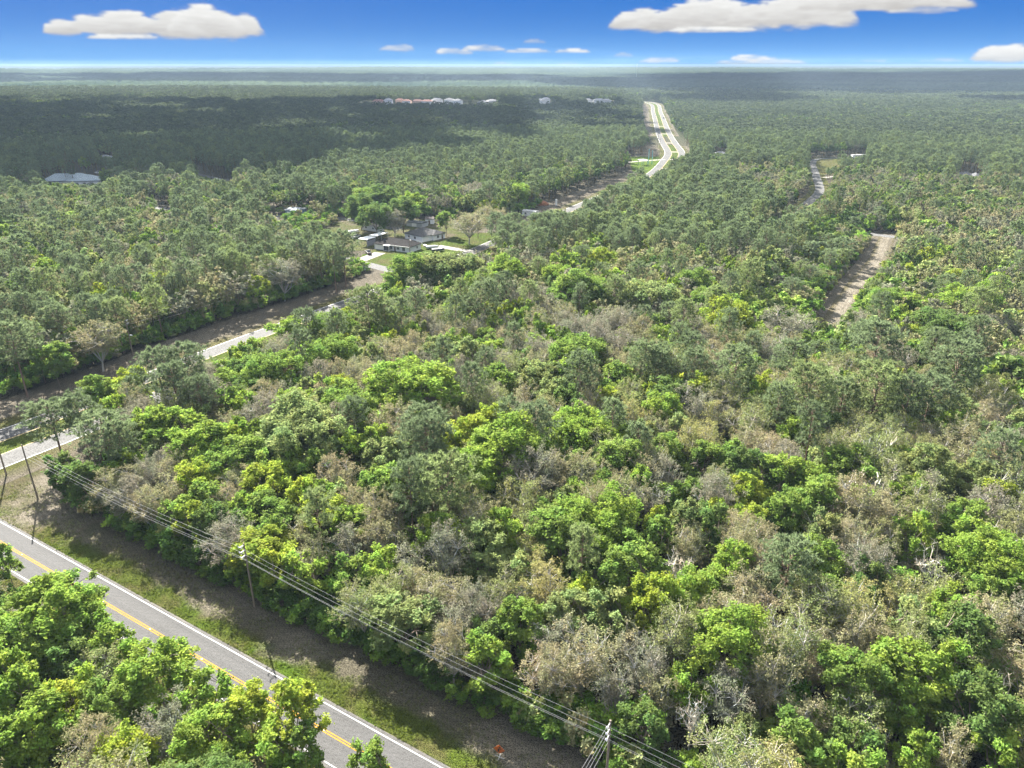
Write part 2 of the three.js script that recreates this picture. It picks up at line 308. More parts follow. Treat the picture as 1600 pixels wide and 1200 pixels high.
// ------------------------------------------------------------------ trees
const BARK = [0.16, 0.125, 0.10], GREYBARK = [0.36, 0.335, 0.30], PINEBARK = [0.17, 0.11, 0.08];
const jit = (rng, c, k) => { const f = 1 + (rng() - 0.5) * k, w = (rng() - 0.5) * k * 0.5; return [c[0] * f * (1 + w), c[1] * f, c[2] * f * (1 - w)]; };
function onSphere(rng) { const y = rng() * 2 - 1, a = rng() * 6.2832, r = Math.sqrt(1 - y * y); return [r * Math.cos(a), y, r * Math.sin(a)]; }
// one leaf spray: a bent diamond of two triangles about centre c, facing n
function leaf(s, rng, c, n, size, col) {
  let ux = n[1] * 0.3 + n[2], uy = rng() - 0.5, uz = -n[0] + rng() - 0.5; const d = ux * n[0] + uy * n[1] + uz * n[2];
  ux -= d * n[0]; uy -= d * n[1]; uz -= d * n[2]; const ul = Math.hypot(ux, uy, uz) || 1; ux /= ul; uy /= ul; uz /= ul;
  const vx = n[1] * uz - n[2] * uy, vy = n[2] * ux - n[0] * uz, vz = n[0] * uy - n[1] * ux;
  const a = size * (0.7 + rng() * 0.7), b = size * (0.45 + rng() * 0.4), k = (rng() - 0.5) * size * 0.6;
  const A = [c[0] + ux * a, c[1] + uy * a, c[2] + uz * a], B = [c[0] + vx * b + n[0] * k, c[1] + vy * b + n[1] * k, c[2] + vz * b + n[2] * k];
  const C = [c[0] - ux * a, c[1] - uy * a, c[2] - uz * a], D = [c[0] - vx * b + n[0] * k, c[1] - vy * b + n[1] * k, c[2] - vz * b + n[2] * k];
  s.tri(A, B, C, col); s.tri(A, C, D, col);
}
const unit = (v) => { const l = Math.hypot(...v) || 1; return [v[0] / l, v[1] / l, v[2] / l]; };
const bend = (a, b, rng, k) => [lerp(a[0], b[0], 0.5) + (rng() - 0.5) * k, lerp(a[1], b[1], 0.5) + rng() * k * 0.6, lerp(a[2], b[2], 0.5) + (rng() - 0.5) * k];
// broad-leaved crown: lobes of leaves carried by limbs
function oakShape(seed, R, H, nLobes, nLeaves, size, { low = -0.35, spread = 1, twigs = 1, open = 0, rv = 0.40 } = {}) {
  const rng = rngOf(seed), wood = new Soup(), leaves = new Soup(), cy = H * 0.60, RV = H * rv, ph = rng() * 9, lobes = [];
  const topX = (rng() - 0.5) * R * 0.25, topZ = (rng() - 0.5) * R * 0.25, fork = [topX * 0.5, H * (0.22 + rng() * 0.1), topZ * 0.5];
  if (twigs) { wood.tube([0, -0.3, 0], fork, 0.035 * H * 0.45, 0.03 * H * 0.36, 6, BARK); }
  for (let i = 0; i < nLobes; i++) {
    let d; do d = onSphere(rng); while (d[1] < low);
    const az = Math.atan2(d[2], d[0]), out = 0.72 + 0.42 * noise(Math.cos(az) * 1.3 + ph + 5, Math.sin(az) * 1.3 + d[1] + ph, seed), k = (0.52 + 0.5 * Math.sqrt(rng())) * out;
    lobes.push({ c: [topX + d[0] * R * k * spread, cy + d[1] * RV * k, topZ + d[2] * R * k * spread], r: R * (0.17 + 0.13 * rng()), d, t: 1 + (rng() - 0.5) * 0.34, y: rng() });
  }
  const limbs = []; for (let i = 0; i < 6; i++) { const a = i / 6 * 6.28 + rng(), e = [topX + Math.cos(a) * R * 0.5, cy + (rng() - 0.2) * RV * 0.5, topZ + Math.sin(a) * R * 0.5]; const m = bend(fork, e, rng, R * 0.2); if (twigs) { wood.tube(fork, m, 0.011 * H, 0.008 * H, 4, BARK); wood.tube(m, e, 0.008 * H, 0.005 * H, 4, BARK); } limbs.push(e); }
  let total = 0; for (const l of lobes) total += l.r * l.r;
  for (const l of lobes) {
    if (twigs) { let b = limbs[0], bd = 1e9; for (const e of limbs) { const d = Math.hypot(e[0] - l.c[0], e[1] - l.c[1], e[2] - l.c[2]); if (d < bd) { bd = d; b = e; } } const m = bend(b, l.c, rng, R * 0.12); wood.tube(b, m, 0.005 * H, 0.004 * H, 3, BARK); wood.tube(m, l.c, 0.004 * H, 0.002 * H, 3, BARK); }
    const n = Math.round(nLeaves * l.r * l.r / total), nc = Math.max(4, Math.round(l.r * l.r * 7 + 4)), tufts = [];
    for (let i = 0; i < nc; i++) {                       // sprays of leaves: loose, feathery balls on the lobe's outside
      const q = onSphere(rng); if (q[1] < -0.3 && rng() < 0.6) q[1] = -q[1];
      const rr = l.r * (0.5 + 0.55 * rng());
      tufts.push({ c: [l.c[0] + q[0] * rr, l.c[1] + q[1] * rr * 0.85, l.c[2] + q[2] * rr], q, s: (0.20 + 0.20 * rng()) * (twigs ? 1 : 1.6), t: 1 + (rng() - 0.5) * 0.3 });
    }
    const gs = () => (rng() + rng() + rng() - 1.5) * 1.55;
    for (let i = 0; i < n; i++) {
      const u = tufts[Math.floor(rng() * nc)], q = u.q, c = [u.c[0] + gs() * u.s, u.c[1] + gs() * u.s * 0.8 + u.s * 0.3, u.c[2] + gs() * u.s];
      const nn = unit([q[0] * 0.4 + (rng() - 0.5) * 1.6, q[1] * 0.3 + 0.4 + (rng() - 0.5) * 1.6, q[2] * 0.4 + (rng() - 0.5) * 1.6]);
      const f = l.t * u.t * (0.82 + 0.36 * rng()), yl = 1 + (l.y - 0.5) * 0.24 + (rng() - 0.5) * 0.16;
      leaf(leaves, rng, c, nn, size, [f * yl, f, f * (1.1 - 0.2 * yl)]);
    }
  }
  return { wood: twigs ? wood.geo() : null, crown: leaves.geo(), R, H };
}
// tree in catkin: fine grey twigs that fan out, with small thin buds and catkins
function tanShape(seed, R, H, nTwigs, nBuds, size, bare = false) {
  const rng = rngOf(seed), wood = new Soup(), buds = new Soup(), fork = [(rng() - 0.5) * 0.4, H * 0.2, (rng() - 0.5) * 0.4], cy = H * 0.58, RV = H * 0.42, ph = rng() * 9, gc = () => jit(rng, GREYBARK, 0.5);
  wood.tube([0, -0.3, 0], fork, 0.17 * H / 9, 0.13 * H / 9, 6, GREYBARK);
  const mains = [];
  for (let i = 0; i < 9; i++) { const a = i * 2.4 + rng(), q = R * (0.2 + 0.55 * Math.sqrt((i + 0.5) / 9)), e = [Math.cos(a) * q, cy + RV * (0.75 - 1.35 * (q / R) ** 2 + (rng() - 0.5) * 0.5), Math.sin(a) * q], m = bend(fork, e, rng, R * 0.3); wood.tube(fork, m, 0.1 * H / 9, 0.07 * H / 9, 4, gc()); wood.tube(m, e, 0.07 * H / 9, 0.045 * H / 9, 4, gc()); mains.push(m, e); }
  const ends = [];
  for (let i = 0; i < nTwigs; i++) {
    let d; do d = onSphere(rng); while (d[1] < -0.5);
    const b = mains[Math.floor(rng() * mains.length)], k = R * (0.25 + 0.30 * Math.sqrt(rng())) * (0.75 + 0.5 * noise(b[0] * 3 + 40, b[2] * 3 + d[0] + 40, seed)), e = [b[0] + d[0] * k * 1.1, b[1] + d[1] * k * 0.75 + k * 0.2, b[2] + d[2] * k * 1.1];
    const m = bend(b, e, rng, R * 0.22), c = gc(), w = bare ? 1.7 : 1; wood.tube(b, m, 0.035 * w, 0.026 * w, 3, c); wood.tube(m, e, 0.026 * w, 0.012 * w, 3, c); ends.push([m, e]);
    for (let j = 0; j < (bare ? 3 : 1); j++) { const t = lerp3(m, e, rng()), f = [t[0] + (rng() - 0.5) * 1.5, t[1] + rng() * 0.9, t[2] + (rng() - 0.5) * 1.5]; wood.tube(t, f, 0.018 * w, 0.008 * w, 3, c); ends.push([t, f]); }
  }
  for (let i = 0; i < nBuds; i++) {
    const [a, b] = ends[Math.floor(rng() * ends.length)], t = lerp3(a, b, 0.35 + 0.75 * rng()), c = [t[0] + (rng() - 0.5) * 0.75, t[1] + (rng() - 0.4) * 0.6, t[2] + (rng() - 0.5) * 0.75];
    const f = 0.72 + 0.56 * rng(), g = noise(c[0] * 0.6 + 20, c[2] * 0.6 + c[1] * 0.3 + 20, seed);
    leaf(buds, rng, c, unit([rng() - 0.5, rng() - 0.2, rng() - 0.5]), size, [f * (1.08 - 0.2 * g), f * (0.94 + 0.12 * g), f * (1 - 0.1 * g)]);
  }
  return { wood: wood.geo(), crown: buds.geo(), R, H };
}
function lerp3(a, b, t) { return [lerp(a[0], b[0], t), lerp(a[1], b[1], t), lerp(a[2], b[2], t)]; }
// pine: straight bole, branches that end in tufts of needles
function pineShape(seed, R, H, nBranches, perBranch, needles, len, wide) {
  const rng = rngOf(seed), wood = new Soup(), tufts = new Soup(), lean = [(rng() - 0.5) * 0.8, (rng() - 0.5) * 0.8], at = (y) => [lean[0] * (y / H) ** 2, y, lean[1] * (y / H) ** 2], base = H * (0.42 + 0.08 * rng());
  wood.tube([0, -0.3, 0], at(H * 0.5), 0.013 * H, 0.0095 * H, 6, PINEBARK); wood.tube(at(H * 0.5), at(H * 0.98), 0.0095 * H, 0.003 * H, 5, PINEBARK);
  const tuft = (c, up, t) => {
    for (let k = 0; k < needles; k++) {
      const d = onSphere(rng); d[1] = d[1] * 0.8 + 0.35; const u = unit([d[0] + up[0] * 0.4, d[1], d[2] + up[2] * 0.4]), l = len * (0.7 + 0.6 * rng()), w = wide * (0.7 + 0.6 * rng()), s = unit([u[2] + rng() * 0.4, rng() - 0.5, -u[0] + rng() * 0.4]);
      const f = t * (0.8 + 0.4 * rng());
      tufts.tri([c[0] - s[0] * w, c[1] - s[1] * w, c[2] - s[2] * w], [c[0] + s[0] * w, c[1] + s[1] * w, c[2] + s[2] * w], [c[0] + u[0] * l, c[1] + u[1] * l, c[2] + u[2] * l], [f * 1.02, f, f * 0.95]);
    }
  };
  for (let i = 0; i < nBranches; i++) {
    const q = (i + rng()) / nBranches, y = lerp(base, H * 0.97, Math.pow(q, 0.85)), prof = Math.pow(Math.sin(Math.PI * clamp(0.16 + 0.80 * q, 0, 1)), 0.65), a = i * 2.39996 + rng() * 0.7, L = R * prof * (0.6 + 0.5 * rng());
    const p = at(y), e = [p[0] + Math.cos(a) * L, y + L * (0.12 + 0.35 * q) + (rng() - 0.5) * 0.5, p[2] + Math.sin(a) * L], m = bend(p, e, rng, 0.3), t = 0.84 + 0.32 * rng();
    wood.tube(p, m, 0.05, 0.035, 3, PINEBARK); wood.tube(m, e, 0.035, 0.015, 3, PINEBARK);
    for (let j = 0; j < perBranch; j++) { const f = 0.38 + 0.66 * Math.sqrt(rng()), c = [lerp(p[0], e[0], f) + (rng() - 0.5) * L * 0.42, lerp(p[1], e[1], f) + (rng() - 0.3) * 0.7, lerp(p[2], e[2], f) + (rng() - 0.5) * L * 0.42]; tuft(c, [Math.cos(a), 0, Math.sin(a)], t * (0.9 + 0.2 * rng())); }
  }
  for (let j = 0; j < 6; j++) tuft([at(H)[0] + (rng() - 0.5) * 0.8, H * (0.96 + 0.05 * rng()), at(H)[2] + (rng() - 0.5) * 0.8], [0, 1, 0], 1);
  return { wood: wood.geo(), crown: tufts.geo(), R, H };
}
const SHAPES = {
  oak: [[1, 2, 3].map((s) => oakShape(100 + s, 2.9, 9.0, 26, 4800, 0.20, { low: -0.7 })), [1, 2, 3, 4, 5, 6].map((s) => oakShape(200 + s, 4.6, 12.5, 46, 11500, 0.21, { low: -0.65 })), [1, 2, 3].map((s) => oakShape(300 + s, 7.4, 16.5, 78, 23000, 0.225, { low: -0.55 }))],
  tan: [[1, 2, 3].map((s) => tanShape(400 + s, 2.8, 8.0, 100, 2800, 0.12)), [1, 2, 3, 4].map((s) => tanShape(500 + s, 4.6, 10.5, 230, 7000, 0.125))],
  bare: [[1, 2, 3].map((s) => tanShape(700 + s, 3, 8.4, 70, 160, 0.13, true))],
  dead: [[1].map((s) => tanShape(800 + s, 2.4, 8, 16, 0, 0.1, true))],
  pine: [[1, 2, 3].map((s) => pineShape(900 + s, 3.4, 14, 46, 7, 13, 0.55, 0.085)), [1, 2, 3, 4].map((s) => pineShape(950 + s, 5.2, 18, 66, 10, 13, 0.62, 0.095))],
  shrub: [[1, 2, 3, 4].map((s) => oakShape(600 + s, 1.9, 3.3, 12, 900, 0.2, { low: -0.6, rv: 0.42 }))],
};
const TONES = {
  oak: { b: [0.198, 0.290, 0.050], y: [0.250, 0.318, 0.044], m: [0.162, 0.245, 0.052], d: [0.112, 0.176, 0.048], o: [0.175, 0.216, 0.080], p: [0.212, 0.268, 0.104] },
  pine: { a: [0.152, 0.206, 0.102], b: [0.172, 0.230, 0.110], c: [0.205, 0.266, 0.104] },
  tan: { g: [0.205, 0.202, 0.142], t: [0.242, 0.232, 0.122], o: [0.212, 0.234, 0.094], y: [0.278, 0.272, 0.104], r: [0.258, 0.238, 0.134] },
  bare: { w: [0.26, 0.24, 0.16] }, dead: { w: [0.3, 0.3, 0.3] },
  shrub: { m: [0.125, 0.215, 0.038], d: [0.082, 0.150, 0.034], b: [0.175, 0.270, 0.042] },
};
const MATS = {}; for (const k in TONES) for (const t in TONES[k]) MATS[k + t] = leafMat(...TONES[k][t], k === 'pine' ? 0.42 : k === 'tan' || k === 'bare' ? 0.4 : 0.55);
const woodMat = new THREE.MeshStandardMaterial({ vertexColors: true, roughness: 0.95, flatShading: true });
const deadMat = new THREE.MeshStandardMaterial({ color: new THREE.Color().setRGB(2.0, 2.0, 1.95), vertexColors: true, roughness: 0.9, flatShading: true });
const NAME = { oak: 'green_oak', tan: 'budding_oak', bare: 'bare_tree', dead: 'dead_tree', pine: 'pine_tree', shrub: 'shrub' };
const TONENAME = { oakb: 'bright spring-green oak', oaky: 'yellow-green oak', oakm: 'mid-green oak', oakd: 'dark green oak', oako: 'olive-green oak', oakp: 'pale green oak', pinea: 'grey-green pine', pineb: 'soft green pine', pinec: 'light yellowish pine', tang: 'grey budding oak', tant: 'tan budding oak', tano: 'olive-tan budding oak', tany: 'yellow-tan budding oak', tanr: 'warm tan budding oak', barew: 'bare grey-twigged tree', deadw: 'dead white-limbed tree', shrubm: 'green shrub', shrubd: 'dark green shrub', shrubb: 'bright green shrub' };
function pickShape(kind, r) { const c = SHAPES[kind]; return c.length === 1 ? c[0] : c.length === 2 ? (r < 3.5 ? c[0] : c[1]) : r < 3.5 ? c[0] : r < 6 ? c[1] : c[2]; }

// where trees stand: the ones that the photograph shows singly, as kind, tone, x, z, height, crown radius
const TREES = [
  ['pine','a',-83.4,-160.6,19.3,5.2], ['pine','a',-77.2,-161.2,20.1,5.5], ['pine','a',-76.7,-153.1,18.6,4.8], ['oak','m',-97.9,-159.4,12.8,5.0],
  ['oak','y',-95.0,-169.0,11.6,4.1], ['oak','b',-89.0,-161.8,9.3,2.2], ['pine','a',-70.0,-150.2,16.7,3.9], ['oak','m',-70.2,-164.1,12.7,5.0],
  ['oak','d',-62.0,-158.1,12.9,5.2], ['pine','b',-97.2,-139.6,15.5,5.7], ['pine','b',-83.6,-133.7,15.5,5.7], ['pine','a',-94.0,-143.7,15.5,4.1],
  ['pine','b',-78.3,-129.5,15.5,3.9], ['tan','g',-85.0,-149.5,11.2,4.4], ['tan','t',-79.0,-149.9,11.0,4.1], ['tan','o',-81.3,-137.9,10.7,3.9],
  ['tan','t',-68.6,-151.6,10.4,3.7], ['tan','t',-61.9,-145.2,10.8,4.0], ['oak','b',-72.6,-138.9,13.8,5.8], ['oak','b',-63.5,-133.0,13.9,5.9],
  ['oak','y',-59.8,-121.7,11.0,4.9], ['oak','b',-76.2,-127.1,10.5,3.2], ['tan','g',-69.4,-123.5,10.6,3.8], ['oak','m',-54.1,-128.2,13.0,5.2],
  ['pine','b',-127.4,-176.1,20.3,5.6], ['oak','m',-123.2,-183.5,12.6,4.9], ['tan','t',-116.6,-193.8,14.3,6.9], ['oak','d',-88.9,-126.6,10.3,3.1],
  ['oak','d',-81.5,-121.7,11.0,3.8], ['oak','m',-37.0,-259.5,17.6,8.9], ['oak','m',-41.5,-254.1,13.7,5.8], ['oak','o',-23.1,-259.5,18.0,10.7],
  ['oak','b',-11.3,-251.3,14.6,6.4], ['oak','b',-2.3,-259.9,16.4,7.9], ['pine','b',-8.3,-213.4,21.1,5.9], ['pine','c',-42.4,-207.7,20.8,5.8],
  ['pine','a',-58.6,-197.9,17.2,4.2], ['oak','b',-65.5,-203.0,13.2,5.4], ['oak','m',-52.4,-203.5,14.5,6.4], ['oak','p',-42.9,-198.9,11.8,4.3],
  ['oak','b',-27.5,-198.1,12.3,4.6], ['tan','t',-36.5,-184.5,13.0,5.9], ['tan','t',-28.4,-180.7,13.4,6.1], ['tan','g',-32.4,-171.5,12.0,5.0],
  ['oak','m',-47.4,-179.2,15.3,7.0], ['oak','p',-49.8,-170.3,9.8,2.7], ['oak','m',-58.5,-167.3,15.4,7.1], ['oak','b',-69.9,-190.0,11.6,4.1],
  ['oak','y',-39.6,-160.7,12.4,4.7], ['oak','b',-22.1,-154.5,18.0,10.0], ['oak','b',-18.8,-217.0,13.0,5.2], ['tan','g',-26.4,-208.3,13.1,5.9],
  ['tan','t',-16.1,-198.3,13.3,6.0], ['oak','m',-10.1,-186.7,11.5,4.0], ['oak','m',-8.2,-196.4,11.8,4.2], ['tan','t',-2.7,-193.8,11.9,4.9],
  ['tan','g',-10.5,-161.5,12.3,5.2], ['oak','o',-19.5,-181.7,13.7,5.8], ['oak','m',-35.4,-146.7,14.5,6.4], ['oak','b',-31.0,-151.3,11.5,4.0],
  ['oak','p',-44.5,-136.1,16.7,8.2], ['oak','b',-52.9,-139.0,11.6,4.0], ['pine','a',-17.1,-129.5,19.0,5.0], ['oak','y',-9.2,-137.4,12.8,5.0],
  ['oak','y',-3.5,-143.5,13.0,5.2], ['oak','p',-14.0,-152.2,10.3,3.1], ['oak','b',-50.4,-151.6,12.5,4.8], ['tan','r',-45.3,-157.5,11.2,4.3],
  ['oak','b',-2.5,-212.1,10.8,3.4], ['oak','m',22.6,-234.2,18.0,10.2], ['oak','b',15.5,-259.0,14.1,6.1], ['oak','y',34.9,-281.3,15.4,7.1],
  ['tan','g',4.2,-230.6,13.2,6.0], ['tan','g',9.6,-236.4,12.8,5.6], ['tan','t',14.8,-215.7,13.3,6.1], ['tan','r',31.8,-214.7,12.2,5.2],
  ['oak','p',43.2,-225.2,17.2,8.5], ['oak','m',62.7,-247.8,15.4,7.1], ['oak','m',62.5,-229.8,13.9,6.0], ['oak','y',64.0,-207.4,16.4,7.9],
  ['tan','g',52.4,-205.5,13.0,5.8], ['oak','m',41.6,-210.9,12.1,4.5], ['tan','t',2.7,-195.9,12.2,5.2], ['tan','g',7.8,-185.1,13.5,6.3],
  ['oak','m',16.6,-177.6,15.6,7.3], ['oak','m',23.5,-186.5,12.2,4.6], ['oak','b',42.7,-199.1,12.3,4.7], ['oak','b',47.2,-189.5,10.4,3.1],
  ['tan','t',27.9,-183.6,10.8,4.0], ['pine','b',32.6,-168.1,17.9,4.5], ['pine','b',36.5,-167.3,16.7,4.0], ['pine','b',52.7,-160.1,20.0,5.5],
  ['pine','a',44.0,-164.3,17.7,4.4], ['oak','m',25.4,-165.4,13.2,5.4], ['oak','d',37.9,-155.0,13.9,5.9], ['oak','o',4.9,-161.7,13.1,5.3],
  ['oak','y',21.8,-156.2,11.2,3.8], ['oak','o',25.3,-150.0,12.5,4.8], ['tan','o',7.8,-146.8,12.8,5.6], ['tan','t',0.7,-149.3,10.2,3.5],
  ['oak','b',14.1,-137.2,14.6,6.5], ['tan','t',31.2,-141.8,11.1,4.3], ['tan','o',37.6,-144.4,10.3,3.6], ['tan','y',41.9,-140.1,10.3,3.6],
  ['tan','o',51.3,-143.8,12.6,5.5], ['tan','g',46.9,-149.0,10.4,3.7], ['tan','g',80.7,-203.4,15.0,8.4], ['oak','m',83.4,-194.3,11.5,4.0],
  ['oak','b',88.5,-191.0,10.4,3.1], ['pine','a',82.7,-174.6,13.9,2.7], ['pine','a',68.0,-166.2,18.9,5.0], ['tan','g',104.4,-210.9,12.6,5.5],
  ['pine','a',89.4,-168.8,22.8,6.7], ['oak','y',114.9,-200.7,12.4,4.7], ['oak','d',122.7,-196.6,16.7,8.2], ['oak','b',126.0,-223.3,13.8,5.8],
  ['oak','m',121.3,-228.7,14.5,6.4], ['oak','y',160.9,-258.6,13.2,5.3], ['oak','b',145.9,-226.5,17.2,8.6], ['oak','m',164.7,-241.3,13.7,5.7],
  ['oak','p',143.2,-259.1,12.2,4.6], ['pine','a',103.6,-158.3,21.7,6.2], ['tan','g',140.8,-204.2,13.7,6.4], ['tan','t',123.9,-178.0,10.9,4.1],
  ['tan','o',103.1,-168.6,11.5,4.6], ['oak','y',96.6,-171.2,10.1,2.9], ['pine','c',65.2,-146.8,20.8,5.8], ['pine','c',78.8,-145.3,21.7,6.2],
  ['pine','b',73.3,-148.1,16.9,4.1], ['pine','a',90.2,-144.6,19.1,5.0], ['pine','c',95.1,-141.0,15.6,3.5], ['dead','w',73.4,-145.0,10.3,3.6],
  ['oak','b',64.5,-143.8,10.6,3.2], ['oak','y',-46.1,-117.1,12.7,5.0], ['oak','m',-43.2,-109.5,11.0,5.1], ['oak','m',-55.4,-114.3,11.0,3.8],
  ['oak','m',-54.3,-125.7,12.7,5.0], ['oak','p',-41.1,-131.6,15.8,7.4], ['oak','b',-32.7,-132.1,11.9,4.3], ['oak','p',-26.9,-128.8,11.8,4.2],
  ['oak','b',-37.2,-118.2,10.0,2.8], ['pine','c',-32.5,-104.3,15.3,3.3], ['tan','t',-28.8,-112.9,11.0,4.2], ['tan','t',-36.1,-105.2,9.8,3.1],
  ['tan','r',-23.3,-104.3,10.7,3.9], ['tan','t',-32.6,-98.6,10.1,3.4], ['tan','g',-27.2,-101.9,9.9,3.3], ['oak','m',-25.0,-93.5,10.3,3.0],
  ['oak','b',-20.9,-92.3,9.8,2.6], ['oak','d',-51.7,-108.2,11.0,3.6], ['pine','a',-16.5,-124.5,19.2,5.1], ['oak','p',-23.3,-132.5,11.5,4.0],
  ['oak','y',-6.3,-143.4,11.9,4.3], ['oak','b',-1.3,-126.5,16.7,8.1], ['oak','b',7.3,-128.3,11.2,3.8], ['oak','b',14.6,-135.3,14.5,6.4],
  ['tan','o',5.5,-141.6,10.8,4.0], ['pine','c',-10.9,-108.2,19.6,5.3], ['oak','y',-23.3,-123.3,9.9,2.7], ['oak','y',-19.8,-120.4,10.0,2.8],
  ['tan','y',0.8,-114.5,11.1,4.2], ['tan','y',5.9,-115.5,9.5,2.9], ['oak','m',12.2,-125.5,11.3,3.9], ['oak','m',17.3,-116.2,11.9,4.3],
  ['oak','b',11.8,-115.8,10.6,3.2], ['oak','b',-11.6,-103.0,11.8,4.3], ['oak','p',-5.2,-97.8,12.6,4.9], ['oak','m',8.6,-100.8,13.4,5.6],
  ['tan','y',2.1,-100.9,9.5,2.8], ['tan','y',4.6,-96.6,9.5,2.3], ['tan','y',4.3,-89.5,11.5,4.6], ['oak','m',17.7,-98.7,11.9,4.3],
  ['oak','m',18.0,-94.9,10.0,2.8], ['oak','y',11.2,-89.4,9.7,2.6], ['tan','t',-20.2,-104.5,10.0,3.4], ['tan','g',-16.3,-97.2,9.8,3.2],
  ['tan','t',-13.6,-91.6,9.9,3.3], ['oak','m',32.0,-131.9,11.3,3.9], ['oak','m',38.2,-128.1,11.9,4.3], ['tan','r',50.9,-135.5,11.5,4.5],
  ['tan','r',52.9,-130.2,12.0,5.0], ['tan','o',45.8,-134.3,9.7,3.1], ['tan','o',39.5,-120.4,10.2,3.5], ['oak','y',43.3,-115.9,11.5,4.0],
  ['oak','b',50.1,-119.9,13.1,5.3], ['oak','b',56.2,-119.8,11.7,4.1], ['oak','m',48.3,-110.8,11.3,3.9], ['oak','m',64.9,-123.7,13.0,5.2],
  ['oak','m',27.2,-116.3,10.1,2.9], ['oak','m',33.0,-117.4,10.1,2.9], ['oak','y',35.3,-109.7,10.4,3.1], ['oak','y',41.3,-107.4,10.8,3.4],
  ['oak','y',24.9,-108.2,9.9,2.7], ['tan','r',42.6,-101.3,9.7,3.0], ['tan','y',56.3,-104.5,10.0,3.4], ['tan','t',52.5,-106.4,9.5,2.8],
  ['bare','w',65.9,-117.0,11.2,4.3], ['tan','o',61.8,-102.7,10.4,3.7], ['oak','m',47.6,-95.4,12.2,4.6], ['oak','m',45.8,-87.8,11.2,3.8],
  ['tan','t',29.4,-101.9,10.4,3.6], ['bare','w',26.2,-95.8,9.5,2.6], ['oak','m',30.1,-90.9,10.7,3.3], ['tan','r',35.2,-86.3,11.9,5.0],
  ['oak','m',21.3,-91.9,10.3,3.0], ['oak','b',75.7,-93.9,14.0,6.0], ['oak','m',74.4,-89.1,10.5,3.2], ['oak','b',69.7,-106.5,9.7,2.6],
  ['bare','w',68.2,-98.0,9.5,2.9], ['tan','y',59.7,-89.3,10.0,3.3], ['tan','o',65.0,-90.1,9.9,3.2], ['tan','y',56.0,-87.5,9.5,2.7],
  ['tan','o',58.5,-83.6,9.5,2.8], ['tan','o',69.1,-83.4,9.8,3.1], ['oak','b',62.1,-83.4,9.4,2.3], ['oak','d',51.4,-87.3,10.6,3.2],
  ['tan','r',41.8,-76.9,11.1,4.3], ['oak','b',49.9,-71.7,12.8,5.1], ['oak','b',49.3,-68.6,9.9,2.7], ['oak','b',28.6,-75.5,14.0,6.0],
  ['tan','r',35.6,-67.1,9.8,3.1], ['tan','o',42.3,-66.3,10.1,3.4], ['oak','b',47.3,-61.5,9.4,2.3], ['tan','r',51.4,-61.7,9.5,2.1],
  ['oak','b',57.1,-61.4,10.4,3.1], ['tan','o',64.8,-76.2,9.5,2.9], ['bare','w',61.9,-69.9,9.5,2.1], ['tan','o',61.8,-66.0,9.5,2.2],
  ['tan','r',9.4,-75.8,11.0,4.9], ['oak','m',1.1,-82.5,11.0,3.6], ['oak','y',10.7,-87.5,9.8,2.6], ['tan','g',-8.0,-82.0,9.7,3.1],
  ['oak','d',-3.6,-80.1,9.9,2.8], ['tan','t',19.2,-71.0,9.5,2.8], ['bare','w',22.5,-67.4,9.5,1.8], ['oak','o',27.7,-64.5,9.0,2.0],
  ['tan','r',16.3,-78.5,10.1,3.4], ['oak','d',16.4,-66.0,9.7,2.6], ['tan','g',13.2,-71.0,9.5,2.5], ['oak','b',-66.4,-82.4,13.8,5.9],
  ['oak','m',-65.7,-88.3,10.8,3.4], ['oak','b',-59.9,-82.9,10.0,2.8], ['oak','m',-82.7,-98.5,9.0,2.0], ['oak','m',-66.5,-76.4,11.7,4.2],
  ['oak','b',-57.2,-64.7,11.6,4.1], ['oak','y',-55.1,-68.9,10.7,3.4], ['oak','m',-50.0,-66.9,11.2,3.7], ['oak','b',-45.5,-71.5,12.7,4.9],
  ['oak','b',-38.3,-69.2,10.7,3.4], ['oak','y',-32.1,-66.0,11.0,3.6], ['oak','y',-27.2,-66.3,11.3,3.8], ['oak','b',-35.9,-61.1,11.6,4.1],
  ['oak','y',-43.9,-60.4,11.0,3.6], ['oak','m',-59.3,-62.2,10.3,3.0], ['oak','m',-16.2,-60.9,9.2,2.2], ['oak','d',-58.1,-75.1,10.2,3.0],
  ['oak','d',-79.7,-389.3,18.0,9.2], ['oak','d',-72.2,-417.4,18.0,11.0], ['oak','d',-56.9,-384.0,17.4,8.7], ['oak','d',-67.4,-368.0,17.0,8.4],
  ['oak','m',-80.9,-419.9,17.4,8.7], ['oak','b',-54.5,-410.0,16.7,8.1], ['tan','g',-59.2,-369.6,13.6,6.3], ['tan','t',-21.0,-356.8,15.0,10.2],
  ['tan','t',-10.4,-376.6,15.0,8.2], ['oak','b',3.8,-446.0,15.9,7.5], ['pine','a',-65.5,-281.4,21.8,6.3], ['pine','b',-67.3,-272.3,19.6,5.3],
  ['oak','b',-175.2,-271.4,13.5,5.6], ['oak','y',-123.9,-250.9,13.6,5.7], ['pine','b',-107.8,-296.8,20.6,5.7], ['pine','a',-127.4,-290.1,19.1,5.0],
  ['tan','g',-84.1,-262.0,15.0,7.7], ['oak','d',-107.1,-448.7,17.0,8.4], ['pine','a',-81.7,-276.9,19.8,5.4], ['pine','a',-7.3,-337.1,18.6,4.8],
  ['pine','a',-3.1,-329.2,18.4,4.7], ['pine','b',1.2,-337.1,18.6,4.8], ['pine','a',10.5,-334.4,18.5,4.8], ['pine','b',14.5,-334.7,19.2,5.1],
  ['pine','a',18.6,-334.4,18.5,4.8], ['pine','a',23.2,-334.7,19.2,5.1], ['pine','b',28.6,-329.8,19.8,5.4], ['pine','a',34.8,-340.1,19.4,5.2],
